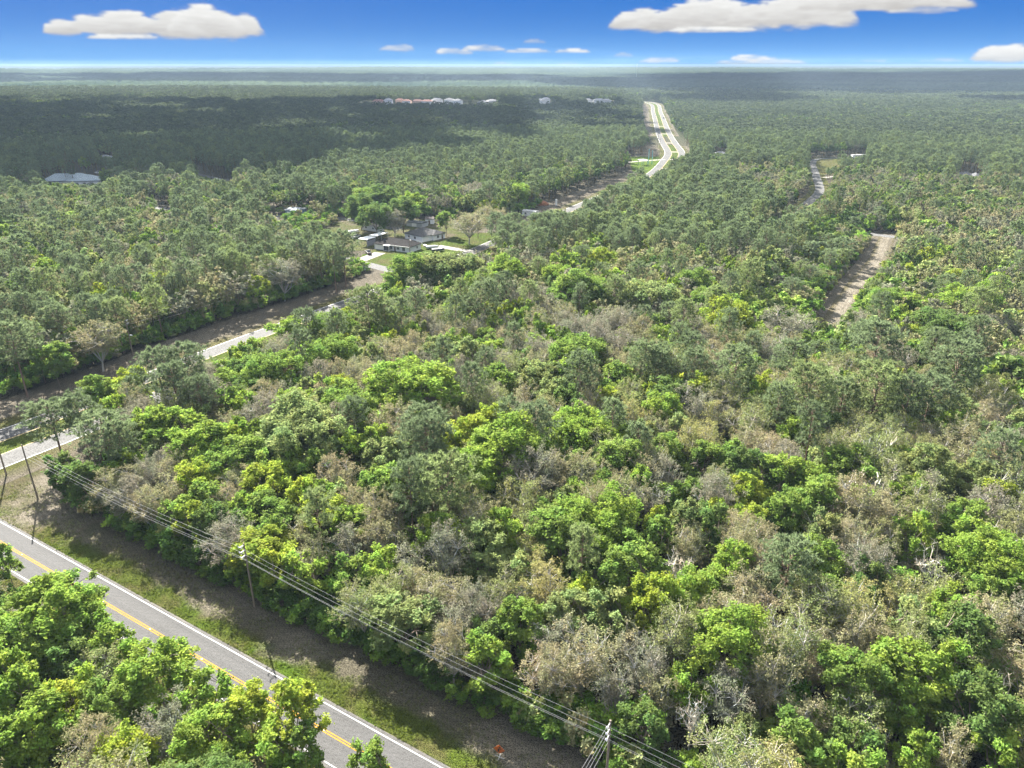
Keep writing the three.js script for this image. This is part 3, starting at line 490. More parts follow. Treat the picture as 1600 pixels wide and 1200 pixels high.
  ['oak','m',-33.5,-375.4,12.3,4.6], ['oak','d',-25.2,-255.9,14.4,6.3], ['tan','g',-22.5,-455.2,15.0,8.5], ['tan','g',-54.3,-455.2,15.0,7.7],
  ['oak','m',-39.1,-458.9,14.6,6.5], ['pine','a',-12.5,-418.8,21.0,5.9], ['oak','m',-38.5,-236.6,12.4,4.7], ['oak','m',-24.5,-62.2,9.6,2.4],
  ['oak','b',-28.4,-61.8,10.3,3.0], ['oak','m',-62.6,-78.5,10.3,3.1], ['oak','b',-54.7,-78.5,10.3,3.1]
];

// ------------------------------------------------------------------ open ground, and views that must stay open from the drone to it
const LOTS = [[[-72, -319], [-47, -299], [-20, -338], [-10, -352], [4, -386], [-30, -425], [-98, -425], [-100, -345]], [[98, -636], [112, -606], [140, -690], [143, -740], [100, -740]], [[240, -606], [272, -602], [312, -690], [345, -740], [285, -725]], [[-358, -612], [-360, -560], [-295, -543], [-290, -600]], [[335, -600], [352, -580], [380, -590], [370, -615]], [[-136, -446], [-120, -428], [-100, -420], [-120, -445]]];
const inPoly = (poly, x, z) => { let c = false; for (let i = 0, j = poly.length - 1; i < poly.length; j = i++) { const [ax, az] = poly[i], [bx, bz] = poly[j]; if ((az > z) !== (bz > z) && x < (bx - ax) * (z - az) / (bz - az) + ax) c = !c; } return c; };
function open(x, z, r) {
  const [u, n] = mainUN(x, z);
  if (u < -48 && n > -8 && n < 34 && u > -200 || Math.hypot(x + 95.4, z + 126.5) < 8 + r) return true;
  if (u > -160 && u < 240 && n > -7.5 - r * 0.5 && n < 13.5 + r * 0.35) return true;
  const h = toLine(HWY, x, z, 40); if (h > -20.5 - r * 0.5 && h < 21 + r * 0.5) return true;
  const tk = toLine(TRACK, x, z, 24); if (tk > -7.5 - r * 0.6 && tk < 5.5 + r * 0.5) return true;
  for (const l of [RES, CROSS, STREET, BACK, LEFTRD]) if (Math.abs(toLine(l, x, z, 20)) < 5 + r * 0.6) return true;
  for (const p of LOTS) if (inPoly(p, x, z)) return true;
  if (z < -1640 && z > -1740 && ((x > -325 && x < -30) || (x > 55 && x < 90) || (x > 155 && x < 220))) return true;
  return false;
}
const VIEWS = [];                                        // seen spots of ground, walls and roofs: no tree grown at random stands in front of them
function seen(pts, step, y = 0.5) { for (const [x, z] of sampled(pts, step)) VIEWS.push([x, y + hgt(x, z), z]); }
seen([[-122.6, -157.1], [-115.2, -164.1], [-110.9, -170.8]], 2.5); seen([[-118.8, -151.2], [-115.7, -155.7]], 2); seen([[-112.7, -141.6], [-109.1, -149.3]], 2); seen([[-105.5, -131.4], [-102.9, -139.3]], 2);
seen([[-93.1, -204.1], [-88.6, -211.6]], 2); seen([[-81.6, -227.0], [-76.7, -233.4]], 2); seen([[-74.0, -245.8], [-49.3, -281.6]], 3);
seen([[-134.4, -175.6], [-114.0, -203.0], [-102.1, -220.9], [-85.2, -245.8], [-61.0, -283.5]], 3);
seen([[-72.0, -318.5], [-51.7, -302.1]], 2.5); seen([[-64.3, -307.4], [-56.9, -304.2]], 2, 1); seen([[-64.4, -323.1], [-45.5, -320.8], [-40.8, -330.3]], 2.5);
seen([[-64.2, -340.4], [-47.2, -334.0], [-43.5, -345.6]], 2, 1); seen([[-66.9, -356.5], [-46.6, -353.7]], 2.5, 3); seen([[-67.9, -337.8], [-69.3, -359.3], [-65.3, -374.1]], 2.5, 1);
seen([[-49.9, -368.1], [-38.7, -359.3], [-33.9, -377.2]], 2, 1); seen([[-50.0, -377.2], [-37.1, -386.7]], 2, 3); seen([[-41.4, -335.3], [-30.2, -343.0]], 2.5, 0.5);
seen([[-33.5, -353.7], [-21.0, -340.4], [-14.6, -345.6]], 2.5); seen([[-31.5, -359.3], [-17.8, -371.1]], 3); seen([[-18.3, -335.3], [-13.5, -348.3]], 4);
seen([[-84.1, -403.7], [-71.3, -390.0]], 4, 2); seen([[-50.8, -403.7], [-38.9, -407.2]], 3, 2);
seen([[-127.0, -425.9], [-120.7, -429.8]], 3, 2); seen([[-118.0, -412.7], [-95.3, -423.9]], 3);
seen([[7.5, -435.8], [14.6, -446.2]], 3, 0.5); seen([[32.7, -446.2], [39.1, -454.8]], 3, 0.3); seen([[23.9, -463.8], [76.7, -565.2]], 4);
seen([[107.6, -600.1], [121.0, -635.2], [140.6, -698.2], [156.8, -762.5], [173.9, -883.3], [191.3, -1006.0], [252.0, -1385.4], [298.5, -1702.1]], 8);
seen([[168.3, -751.0], [187.9, -883.3], [213.2, -1058.1], [260.0, -1349.4], [306.8, -1648.5]], 8); seen([[162.0, -751.0], [180.5, -883.3], [206.2, -1058.1]], 8);
seen([[114.3, -669.8], [130.6, -708.2], [147.4, -739.9]], 5); seen([[175.3, -762.5], [202.7, -940.8]], 8); seen([[109.8, -652.1], [140.2, -762.5]], 6);
seen([[277.9, -708.2], [239.0, -600.1], [213.0, -525.2], [186.3, -473.0]], 2.5); seen([[281.5, -708.2], [243.6, -600.1], [216.6, -525.2], [189.9, -473.0]], 2.5); seen([[288.0, -708.2], [274.5, -652.1]], 3); seen([[211.8, -513.9], [246.5, -582.2]], 4); seen([[319.1, -718.5], [335.8, -729.0]], 4, 2);
seen([[182.4, -380.3], [193.1, -368.1]], 2.5); seen([[171.8, -339.1], [141.1, -289.1], [116.1, -247.3], [101.2, -222.1]], 2.5); seen([[167.3, -339.1], [137.2, -289.1], [112.7, -247.3]], 3); seen([[187.8, -362.2], [149.4, -299.1]], 3);
seen([[-341.1, -552.3], [-318.0, -546.0], [-296.4, -543.0]], 1.5, 2.5); seen([[-249.1, -603.8], [-211.2, -568.5]], 4, 0.5); seen([[-216.4, -454.8], [-207.5, -450.5]], 3, 0.5);
seen([[353.1, -596.4], [359.0, -582.2]], 3, 2); seen([[199.7, -751.0], [205.6, -739.9]], 4, 2); seen([[-389.8, -723.7], [-373.7, -713.3]], 5, 2);
seen([[-330, -1650], [-60, -1650]], 4, 4); seen([[-70, -1655], [-30, -1655]], 4, 4); seen([[58, -1655], [84, -1655]], 4, 4); seen([[160, -1655], [216, -1655]], 4, 4);
seen([[-127.1, -164.1], [-110.6, -188.5], [-98.0, -210.5], [-81.8, -234.8], [-52.6, -281.6]], 3);
seen([[-67.1, -305.3], [-60.3, -305.3]], 1, 0.2);

for (let u = -52; u < 60; u += 2) for (const n of [-3.3, 0, 4, 8]) VIEWS.push([...onMain(u, n), 0].map((v, i, a) => i === 1 ? 0 : i === 2 ? a[1] : v));
const viewsAz = VIEWS.map(([x, y, z]) => ({ x, y, z, a: Math.atan2(x, -z), d: Math.hypot(x, z) })).sort((p, q) => p.a - q.a);
function inTheWay(x, z, h, r) {
  const d = Math.hypot(x, z), a = Math.atan2(x, -z), w = (r * 1.05) / d;
  let lo = 0, hi = viewsAz.length; while (lo < hi) { const m = (lo + hi) >> 1; if (viewsAz[m].a < a - w) lo = m + 1; else hi = m; }
  for (; lo < viewsAz.length && viewsAz[lo].a < a + w; lo++) {
    const v = viewsAz[lo]; if (v.d <= d + r * 0.5) continue;
    const y = lerp(EYE, v.y, d / v.d), yFar = lerp(EYE, v.y, Math.min(1, (d + r * 0.6) / v.d));
    if (yFar < h * 0.97) return true;
  }
  return false;
}
const grid = new Map(), CELL = 8, key = (x, z) => Math.floor(x / CELL) * 100003 + Math.floor(z / CELL);
function room(x, z, r, k) { const gx = Math.floor(x / CELL), gz = Math.floor(z / CELL), m = Math.ceil((r + 9) / CELL); for (let i = -m; i <= m; i++) for (let j = -m; j <= m; j++) { const l = grid.get((gx + i) * 100003 + gz + j); if (l) for (const t of l) if (Math.hypot(t.x - x, t.z - z) < (t.r + r) * k) return false; } return true; }
function settle(t) { const k = key(t.x, t.z); if (!grid.has(k)) grid.set(k, []); grid.get(k).push(t); return t; }

const all = [];
for (const [kind, tone, x, z, h, r] of TREES) all.push(settle({ kind, tone, x, z, h, r, listed: true }));

// the mix of trees from place to place
function mixAt(x, z, rng) {
  const d = Math.hypot(x, z), p = fbm(x / 60 + 11, z / 60 + 7, 3, 201), q = fbm(x / 34 + 3, z / 34 + 19, 3, 203), h = toLine(HWY, x, z, 60), leftSide = x < lerp(-119, 33, clamp((-155 - z) / 291)) - 10 && z < -150 || (z < -446 && x < 33 + (-446 - z) * 0.45);
  let pine, tan;
  if (d > 620) { pine = 0.72; tan = 0.06; }
  else if (leftSide) { pine = z < -430 ? 0.34 : 0.27; tan = z < -430 ? 0.18 : 0.44; }
  else if (z < -300 && x < 150) { pine = 0.54; tan = 0.18; }
  else if (x > 20 && z > -165) { pine = 0.03; tan = 0.56; }
  else { pine = 0.09; tan = 0.44; }
  pine *= 0.45 + 1.1 * p; tan *= 0.45 + 1.1 * q;
  const k = rng();
  return k < pine ? 'pine' : k < pine + tan ? 'tan' : 'oak';
}
const pickTone = (kind, x, z, rng) => {
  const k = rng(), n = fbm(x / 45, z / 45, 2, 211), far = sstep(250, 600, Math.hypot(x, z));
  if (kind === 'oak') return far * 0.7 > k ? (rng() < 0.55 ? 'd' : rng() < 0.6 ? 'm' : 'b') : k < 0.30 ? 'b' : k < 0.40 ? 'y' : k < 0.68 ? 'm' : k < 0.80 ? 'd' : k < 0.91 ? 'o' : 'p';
  if (kind === 'pine') return k < 0.45 ? 'a' : k < 0.8 ? 'b' : 'c';
  if (x > 20 && z > -170) return k < 0.36 ? 'o' : k < 0.56 ? 'r' : k < 0.72 ? 'y' : k < 0.86 ? 't' : 'g';
  return k < 0.34 ? 't' : k < 0.68 ? 'g' : k < 0.85 ? 'o' : 'r';
};
{
  const rng = rngOf(77), cand = [];
  for (let i = 0; i < 70000; i++) { const d = 40 + Math.pow(rng(), 0.62) * 860, a = (rng() - 0.5) * 1.75 + (d < 90 ? (rng() - 0.5) : 0); cand.push([Math.sin(a) * d, -Math.cos(a) * d, d]); }
  cand.sort((a, b) => a[2] - b[2]);
  for (const [x, z, d] of cand) {
    const kind = mixAt(x, z, rng), g = rng(), dense = d > 560 ? 0.85 : 1;
    let r = (kind === 'pine' ? 2.8 + 2.0 * g : kind === 'tan' ? 3.2 + 2.8 * g : 2.8 + 4.4 * g * g) * dense, h = kind === 'pine' ? 13 + 5 * rng() + r * 0.5 : kind === 'tan' ? 8.8 + r * 0.8 + rng() * 1.8 : 8.5 + r * 0.9 + rng() * 2;
    if (open(x, z, r) || !room(x, z, r, d < 300 ? (kind === 'tan' ? 0.54 : 0.58) : 0.72)) continue;
    const nm = mainUN(x, z)[1]; if (nm > 0 && nm < 30) h = Math.min(h, 10.5);
    const tk = toLine(TRACK, x, z, 30); if (tk < 0 && tk > -28) h *= 0.62;
    let tries = 0; while (tries < 4 && inTheWay(x, z, h, r)) { h *= 0.76; r *= 0.86; tries++; }
    if (h < 3.6 || inTheWay(x, z, h, r)) continue;
    all.push(settle({ kind, tone: pickTone(kind, x, z, rng), x, z, h, r }));
  }
}
const ndc = new THREE.Vector3();
const toPhoto = (x, y, z) => { ndc.set(x, y, z).project(camera); return [(ndc.x * 0.5 + 0.5) * 100, (0.5 - ndc.y * 0.5) * 100]; };   // per cent across and down the frame
all.sort((a, b) => Math.hypot(a.x, a.z) - Math.hypot(b.x, b.z));
const singles = [], rest = [], counts = {};
for (const t of all) {
  const [px, py] = toPhoto(t.x, t.h * 0.6, t.z); t.px = px; t.py = py;
  const [tx, ty] = toPhoto(t.x, t.h, t.z), inView = (px > -1 && px < 101 && py < 103) || (tx > -5 && tx < 105 && ty < 104);
  t.single = t.listed || (inView && (counts[t.kind] ?? 0) < (t.kind === 'oak' ? 290 : t.kind === 'tan' ? 285 : 285) - 0 && Math.hypot(t.x, t.z) < 330);
  if (t.single) { counts[t.kind] = (counts[t.kind] ?? 0) + 1; singles.push(t); } else rest.push(t);
}
// shrubs at the foot of the wood along the two-lane road, and along the highway
{
  const rng = rngOf(91);
  const put = (x, z, r) => { const h = r * (1.35 + rng() * 0.5), tone = rng() < 0.5 ? 'd' : rng() < 0.7 ? 'm' : 'b', t = { kind: 'shrub', tone, x, z, h, r, single: true }; [t.px, t.py] = toPhoto(x, h * 0.6, z); if (t.px > -1 && t.px < 101 && t.py < 102) singles.push(t); };
  for (let u = -46; u < 110; u += 1.7) { const p = onMain(u + rng(), 13.0 + rng() * 1.8 + 2.5 * sstep(-20, -50, u)); put(p[0], p[1], 1.2 + rng() * 0.9); if (rng() < 0.75) { const q = onMain(u + rng() * 2, 15.2 + rng() * 2.5); put(q[0], q[1], 1.5 + rng() * 1.2); } }
}
{
  const rng = rngOf(93);
  HWY.forEach(([x, z], i) => {
    if (z > -150 || z < -272 || !i) return; const [ax, az] = HWY[i - 1], L = Math.hypot(x - ax, z - az), nx = -(z - az) / L, nz = (x - ax) / L;
    for (let k = 0; k < 3; k++) { const o = -21.5 - rng() * 2.5, q = rng() * 6, px = x + nx * o + (x - ax) / L * q, pz = z + nz * o + (z - az) / L * q, r = 1.3 + rng() * 1.1, t = { kind: 'shrub', tone: 'mdb'[Math.floor(rng() * 3)], x: px, z: pz, h: r * (1.3 + rng() * 0.5), r, single: true, bank: true }; if (Math.abs(toLine(STREET, px, pz, 20)) < 6 || inPoly(LOTS[0], px, pz)) continue; [t.px, t.py] = toPhoto(px, t.h * 0.6, pz); if (t.px > -1) singles.push(t); }
  });
}
// names of places for the labels
function place(t) {
  const [u, n] = mainUN(t.x, t.z), h = toLine(HWY, t.x, t.z, 60);
  if (n < -4 && t.z > -130) return 'below the two-lane road';
  if (t.bank) return t.px < 8 ? 'across the highway at the left edge' : t.px < 14 ? 'across the highway by the white lamp pole' : t.px < 22 ? 'across the highway, right of the white lamp pole' : t.px < 28 ? 'across the highway, midway to the side street' : 'across the highway near the side street';
  if (t.kind === 'shrub') return u < -50 ? 'round the left corner of the wood' : u < -32 ? 'at the wood foot right of the left dark pole' : u < -12 ? 'at the wood foot midway between left and middle poles' : u < 4 ? 'at the wood foot just left of the middle pole' : u < 22 ? 'at the wood foot just right of the middle pole' : u < 42 ? 'at the wood foot midway between middle and bottom poles' : u < 66 ? 'at the wood foot left of the bottom pole' : 'at the wood foot right of the bottom pole';
  if (n > 8 && n < 24 && u < 95) return 'at the wood edge behind the roadside poles';
  if (Math.abs(toLine(TRACK, t.x, t.z, 30)) < 16) return 'beside the sandy track';
  if (h < 0 && h > -36) return 'on the far bank of the highway';
  if (h > 0 && h < 36) return 'on the near bank of the highway';
  const col = t.px < 14 ? 'at the left' : t.px < 30 ? 'in the left part' : t.px < 46 ? 'left of the middle' : t.px < 58 ? 'in the middle' : t.px < 72 ? 'right of the middle' : t.px < 86 ? 'towards the right' : 'at the right edge';
  const row = t.py < 34 ? 'far back in the woods' : t.py < 44 ? 'high in the wood' : t.py < 54 ? 'half way up the wood' : t.py < 66 ? 'across the mid wood' : t.py < 80 ? 'low in the wood' : 'in the nearest trees';
  return row + ' ' + col;
}
const ORD = ['first', 'second', 'third', 'fourth', 'fifth', 'sixth', 'seventh'], NUM = ['', 'one', 'two', 'three', 'four', 'five', 'six', 'seven'];
{
  const sets = new Map();
  for (const t of singles) { const s = (t.r > 5.4 ? 'broad ' : t.r < 2.9 && t.kind !== 'shrub' ? 'small ' : '') + TONENAME[t.kind + t.tone], k = s + '|' + place(t); if (!sets.has(k)) sets.set(k, []); sets.get(k).push(t); }
  for (const [k, list] of sets) {
    const [s, where] = k.split('|'); list.sort((a, b) => a.px - b.px);
    list.forEach((t, i) => {
      if (list.length === 1) t.label = s + ' ' + where;
      else if (list.length <= 7) t.label = (i === 0 ? 'leftmost' : i === list.length - 1 ? 'rightmost' : ORD[i] + ' from left') + ' ' + s + ' ' + where;
      else { t.label = s + ' ' + where; t.group = s + 's ' + where; }
    });
  }
}
// build one of each shape, then clones of it for every tree that stands on its own
const protos = new Map();
function growTree(t) {
  const opts = pickShape(t.kind, t.r), v = Math.floor(hash(Math.round(t.x * 10), Math.round(t.z * 10), 5) * opts.length), shape = opts[v];
  let o; const pk = t.kind + opts[0].R + v;
  if (!protos.has(pk)) {
    o = new THREE.Group();
    if (t.kind !== 'shrub') mesh('trunk', shape.wood, t.kind === 'dead' || t.kind === 'bare' ? deadMat : woodMat, o); else mesh('stem', shape.wood, woodMat, o);
    if (t.kind !== 'dead') mesh(t.kind === 'shrub' ? 'foliage' : 'crown', shape.crown, MATS[t.kind + t.tone], o);
    protos.set(pk, o);
  } else { o = protos.get(pk).clone(); const c = o.children[1]; if (c) c.material = MATS[t.kind + t.tone]; }
  o.name = numbered(NAME[t.kind]); o.position.set(t.x, hgt(t.x, t.z), t.z); o.rotation.y = hash(Math.round(t.x * 7), Math.round(t.z * 7), 9) * 6.283;
  const s = t.r / shape.R; o.scale.set(s, t.h / shape.H, s); o.userData = {};
  tag(o, t.label, t.kind === 'shrub' ? 'shrub' : 'tree', t.group); scene.add(o);
}
singles.forEach(growTree);

// ------------------------------------------------------------------ the woods beyond, too many to count
function colored(shape, woodTone, leafTone) {            // trunk and crown in one, for trees seen from afar
  const gs = []; for (const [g, c] of [[shape.wood, woodTone], [shape.crown, leafTone]]) { if (!g) continue; const h = g.clone(), a = h.attributes.color; for (let i = 0; i < a.count; i++) a.setXYZ(i, a.getX(i) * c[0], a.getY(i) * c[1], a.getZ(i) * c[2]); gs.push(h); }
  return mergeGeometries(gs);
}
const massMat = leafMat(1, 1, 1, 0.3);
const MID = {
  oak: [1, 2, 3].map((s) => ({ g: colored(oakShape(1100 + s, 4.4, 9.4, 22, 900, 0.52), [1, 1, 1], [1, 1, 1]), R: 4.4, H: 9.4 })),
  tan: [1, 2].map((s) => ({ g: colored(tanShape(1200 + s, 4.2, 8.6, 50, 750, 0.33), [3, 3, 3], [1, 1, 1]), R: 4.2, H: 8.6 })),
  pine: [1, 2, 3].map((s) => ({ g: colored(pineShape(1300 + s, 3.6, 15, 34, 6, 9, 0.72, 0.19), [6, 5, 4], [1, 1, 1]), R: 3.6, H: 15 })),
};
const FAR = {
  oak: [1, 2].map((s) => ({ g: oakShape(1400 + s, 4.4, 9.4, 12, 170, 1.1, { twigs: 0, low: 0 }).crown, R: 4.4, H: 9.4 })),
  pine: [1, 2].map((s) => ({ g: pineShape(1500 + s, 3.4, 15, 15, 4, 6, 1.2, 0.48).crown, R: 3.4, H: 15 })),
};
const M4 = new THREE.Matrix4(), Q4 = new THREE.Quaternion(), UP = new THREE.Vector3(0, 1, 0);
const matrixOf = (x, y, z, turn, sx, sy) => new THREE.Matrix4().compose(new THREE.Vector3(x, y, z), Q4.setFromAxisAngle(UP, turn), new THREE.Vector3(sx, sy, sx));
{
  const rng = rngOf(301), bins = {};
  for (const t of rest) {
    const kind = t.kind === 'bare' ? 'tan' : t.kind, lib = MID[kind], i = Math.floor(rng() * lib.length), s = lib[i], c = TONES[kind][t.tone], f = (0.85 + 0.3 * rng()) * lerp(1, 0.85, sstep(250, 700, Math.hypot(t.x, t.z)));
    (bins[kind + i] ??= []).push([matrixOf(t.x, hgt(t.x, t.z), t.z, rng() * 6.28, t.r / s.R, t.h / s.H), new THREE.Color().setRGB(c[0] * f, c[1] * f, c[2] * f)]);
  }
  const nm = { oak: ['green_oak_wood', 'mass of green oaks in the woods behind'], tan: ['budding_oak_wood', 'mass of tan budding oaks in the woods behind'], pine: ['pine_wood', 'mass of grey-green pines in the woods behind'] };
  for (const k in bins) { const kind = k.slice(0, -1), i = +k.at(-1); stuff(nm[kind][0], nm[kind][1], MID[kind][i].g, massMat, bins[k]); }
  // 900 m to 2.6 km: single trees on a jittered grid
  const far = {};
  for (let d = 880; d < 2700; d += 7.2 * (1 + (d - 880) / 3600)) {
    const step = 7.0 * (1 + (d - 880) / 3600);
    for (let a = -0.86; a < 0.86; a += step / d) {
      const dd = d + (rng() - 0.5) * step, aa = a + (rng() - 0.5) * step / d, x = Math.sin(aa) * dd, z = -Math.cos(aa) * dd;
      if (open(x, z, 3) || inTheWay(x, z, 13 + hgt(x, z), 3)) continue;
      const n = fbm(x / 160, z / 160, 3, 221), kind = rng() < (n < 0.42 ? 0.35 : 0.85) ? 'pine' : 'oak', lib = FAR[kind], i = Math.floor(rng() * lib.length), s = lib[i];
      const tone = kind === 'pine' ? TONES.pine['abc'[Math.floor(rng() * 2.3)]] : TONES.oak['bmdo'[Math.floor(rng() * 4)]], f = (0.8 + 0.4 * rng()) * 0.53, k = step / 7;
      const r = (3.1 + rng() * 1.9) * k, h = kind === 'pine' ? 11 + 6 * rng() : 8 + 5 * rng();
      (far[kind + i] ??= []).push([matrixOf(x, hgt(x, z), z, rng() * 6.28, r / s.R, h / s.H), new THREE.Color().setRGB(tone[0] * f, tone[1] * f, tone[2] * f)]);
    }
  }
  for (const k in far) { const kind = k.slice(0, -1), i = +k.at(-1); stuff(kind === 'pine' ? 'far_pine_wood' : 'far_oak_wood', kind === 'pine' ? 'far mass of pines towards the horizon' : 'far mass of broad-leaved trees towards the horizon', FAR[kind][i].g, massMat, far[k]); }
  // undergrowth between the trees
  const shrubs = {}, sg = SHAPES.shrub[0].map((s, i) => colored(oakShape(1600 + i, 1.9, 3.0, 10, 620, 0.2, { low: -0.5, rv: 0.42 }), [1.5, 1.2, 1], [1, 1, 1]));
  for (let i = 0; i < 25000; i++) {
    const d = 45 + Math.pow(rng(), 0.55) * 420, a = (rng() - 0.5) * 1.65, x = Math.sin(a) * d, z = -Math.cos(a) * d;
    if (open(x, z, 0.6)) continue;
    const tan = rng() < (x > 20 && z > -170 ? 0.55 : 0.35), c = tan ? TONES.tan['gto'[Math.floor(rng() * 3)]] : TONES.shrub['mdb'[Math.floor(rng() * 3)]], f = 0.9 + 0.5 * rng(), s = 0.7 + rng() * 0.8;
    (shrubs[i % 4] ??= []).push([matrixOf(x, 0, z, rng() * 6.28, s, s * (0.7 + 0.7 * rng())), new THREE.Color().setRGB(c[0] * f, c[1] * f, c[2] * f)]);
  }
  for (const k in shrubs) stuff('undergrowth', 'low scrub growing between the trees', sg[k], massMat, shrubs[k]);
}
// grass on the verge of the two-lane road
{
  const rng = rngOf(401), tuft = new Soup();
  for (let i = 0; i < 9; i++) { const a = rng() * 6.28, r = 0.14 * rng(), x = Math.cos(a) * r, z = Math.sin(a) * r, l = 0.16 + 0.12 * rng(), dx = (rng() - 0.5) * 0.2, dz = (rng() - 0.5) * 0.2, w = 0.02; tuft.tri([x - w, 0, z], [x + w, 0, z + w], [x + dx, l, z + dz], [1, 1, 1]); }
  const items = [];
  for (let i = 0; i < 26000; i++) {
    const u = -62 + rng() * 150, n = rng() < 0.8 ? 4.0 + rng() * 10.5 : -4.2 - rng() * 5, [x, z] = onMain(u, n), g = fbm(x / 2.6, z / 2.6, 3, 45); if (g < 0.42 || rng() < sstep(7, 14, n) * 0.75) continue;
    const c = mix3(vergeColor(x, z, Math.abs(n), u), [0.13, 0.17, 0.03], 0.45), f = 0.9 + 0.6 * rng(), s = 0.5 + rng() * 0.9;
    items.push([matrixOf(x, 0.03, z, rng() * 6.28, s, s), new THREE.Color().setRGB(c[0] * f, c[1] * f, c[2] * f)]);
  }
  stuff('grass', 'tufts of grass on the verge of the two-lane road', tuft.geo(), massMat, items);
}
// beyond: the canopy as one rough sheet to the horizon
{
  const P = [], C = [], I = [], N = 900, rings = [2350]; while (rings.at(-1) < 8700) rings.push(rings.at(-1) * 1.011);
  rings.forEach((r, i) => {
    for (let k = 0; k <= N; k++) {
      const t = (k / N - 0.5) * 1.9, x = Math.sin(t) * r, z = -Math.cos(t) * r, y = hgt(x, z) + (i === 0 ? 0 : 4 + 12 * hash(i, k, 3) + 5 * (fbm(x / 90, z / 90, 2, 231) - 0.5));
      P.push(x, y, z); const n = fbm(x / 420, z / 420, 3, 233), m = 0.75 + 0.5 * hash(i, k, 8), c = mix3([0.021, 0.034, 0.024], [0.044, 0.060, 0.033], clamp(n * 2.4 - 0.7)); C.push(c[0] * m, c[1] * m, c[2] * m);
      if (i && k) { const q = i * (N + 1) + k, w = q - N - 1; I.push(w - 1, w, q, w - 1, q, q - 1); }
    }
  });
  const g = new THREE.BufferGeometry(); g.setAttribute('position', new THREE.Float32BufferAttribute(P, 3)); g.setAttribute('color', new THREE.Float32BufferAttribute(C, 3)); g.setIndex(I); g.computeVertexNormals();
  const m = mesh('distant_forest', g, new THREE.MeshPhysicalMaterial({ vertexColors: true, roughness: 1, specularIntensity: 0, side: THREE.DoubleSide })); m.userData.kind = 'stuff'; m.userData.label = 'unbroken forest canopy reaching to the hazy horizon';
}

// ------------------------------------------------------------------ clouds overhead whose shade lies on the woods
{
  const white = std(0.9, 0.9, 0.9, 1);
  const puff = new THREE.IcosahedronGeometry(1, 3);
  function cloud(seed, outline, alt, size, fill) {       // the shade falls on this outline of ground
    const rng = rngOf(seed), gs = [], k = alt / SUN.y, xs = outline.map((p) => p[0]), zs = outline.map((p) => p[1]);
    const x0 = Math.min(...xs), x1 = Math.max(...xs), z0 = Math.min(...zs), z1 = Math.max(...zs), n = Math.round((x1 - x0) * (z1 - z0) / (size * size) * fill);
    for (let i = 0; i < n; i++) {
      const x = lerp(x0, x1, rng()), z = lerp(z0, z1, rng()); if (!inPoly(outline, x, z)) continue;
      const r = size * (0.45 + 0.6 * rng()), g = puff.clone(), p = g.attributes.position;
      for (let v = 0; v < p.count; v++) { const f = 0.8 + 0.4 * fbm(p.getX(v) * 1.7 + i * 3.1 + 20, p.getY(v) * 1.7 + p.getZ(v) * 1.3 + 20, 3, seed); p.setXYZ(v, p.getX(v) * f, Math.max(p.getY(v), -0.25) * f * 0.55, p.getZ(v) * f); }
      g.scale(r, r, r); g.translate(x + SUN.x * k, alt + (rng() - 0.5) * size * 0.2, z + SUN.z * k); gs.push(g);
    }
    const m = merge(gs), s = struct('cloud', m, white); m.computeVertexNormals(); s.userData.label = 'white cumulus cloud drifting over the woods';
  }
  cloud(1, [[-900, -560], [-520, -520], [-300, -500], [-215, -500], [-150, -560], [-110, -660], [-30, -860], [60, -1060], [120, -1250], [110, -1560], [-300, -1640], [-700, -1560], [-1300, -1500], [-1500, -900]], 900, 90, 0.95);
  cloud(4, [[-1100, -480], [-230, -460], [-60, -640], [120, -900], [260, -1300], [200, -1750], [-1500, -1750], [-1900, -900]], 900, 42, 0.33);
  cloud(5, [[400, -1500], [2200, -1300], [2600, -2300], [350, -2500]], 1000, 110, 0.35);
  cloud(2, [[350, -2500], [1200, -2350], [2600, -2300], [4200, -2600], [5000, -5700], [2600, -6400], [900, -5600], [350, -3600]], 1100, 330, 3.0);
  cloud(3, [[-3600, -3300], [-2000, -3500], [-600, -3600], [300, -4000], [200, -5600], [-1500, -5800], [-4200, -5600]], 1100, 330, 2.0);
}


// ------------------------------------------------------------------ poles and wires
const poleMat = std(0.22, 0.18, 0.14, 0.9, { bumpMap: repeat(grainFine, 1, 4), bumpScale: 0.01 }), steel = std(0.45, 0.46, 0.47, 0.5), wireMat = std(0.20, 0.20, 0.21, 0.6), porcelain = std(0.75, 0.76, 0.78, 0.3);
function pole(label, x, z, h, side, arms = 3, group) {   // side: heading (radians about y) that the brackets point to
  const g = thing('utility_pole', label, 'utility pole', [x, hgt(x, z), z], side, group);
  mesh('pole', cyl(0.19, 0.12, h + 1, 12, 0, -1, 0), poleMat, g);
  for (let i = 0; i < arms; i++) {
    const y = h - 0.25 - i * 0.95;
    const b = mesh('bracket', merge([rbox(0.95, 0.09, 0.09, 0.02, 0.55, y - 0.08, 0), new THREE.CylinderGeometry(0.03, 0.03, 0.8, 6).rotateZ(1.05).translate(0.42, y - 0.3, 0)]), steel, g);
    mesh('insulator', new THREE.LatheGeometry([[0.0, 0], [0.07, 0], [0.1, 0.06], [0.06, 0.1], [0.1, 0.15], [0.06, 0.2], [0.08, 0.25], [0, 0.3]].map(([a, c]) => new THREE.Vector2(a, c)), 10).translate(1.0, y - 0.02, 0), porcelain, b);
  }
  const tip = (i) => { const a = side, r = i < arms ? 1.0 : 0.16, y = i < arms ? h - 0.25 - i * 0.95 + 0.28 : h - 0.3 - arms * 0.95; return [x + Math.cos(a) * r, hgt(x, z) + y, z - Math.sin(a) * r]; };
  return { g, tip, h };
}
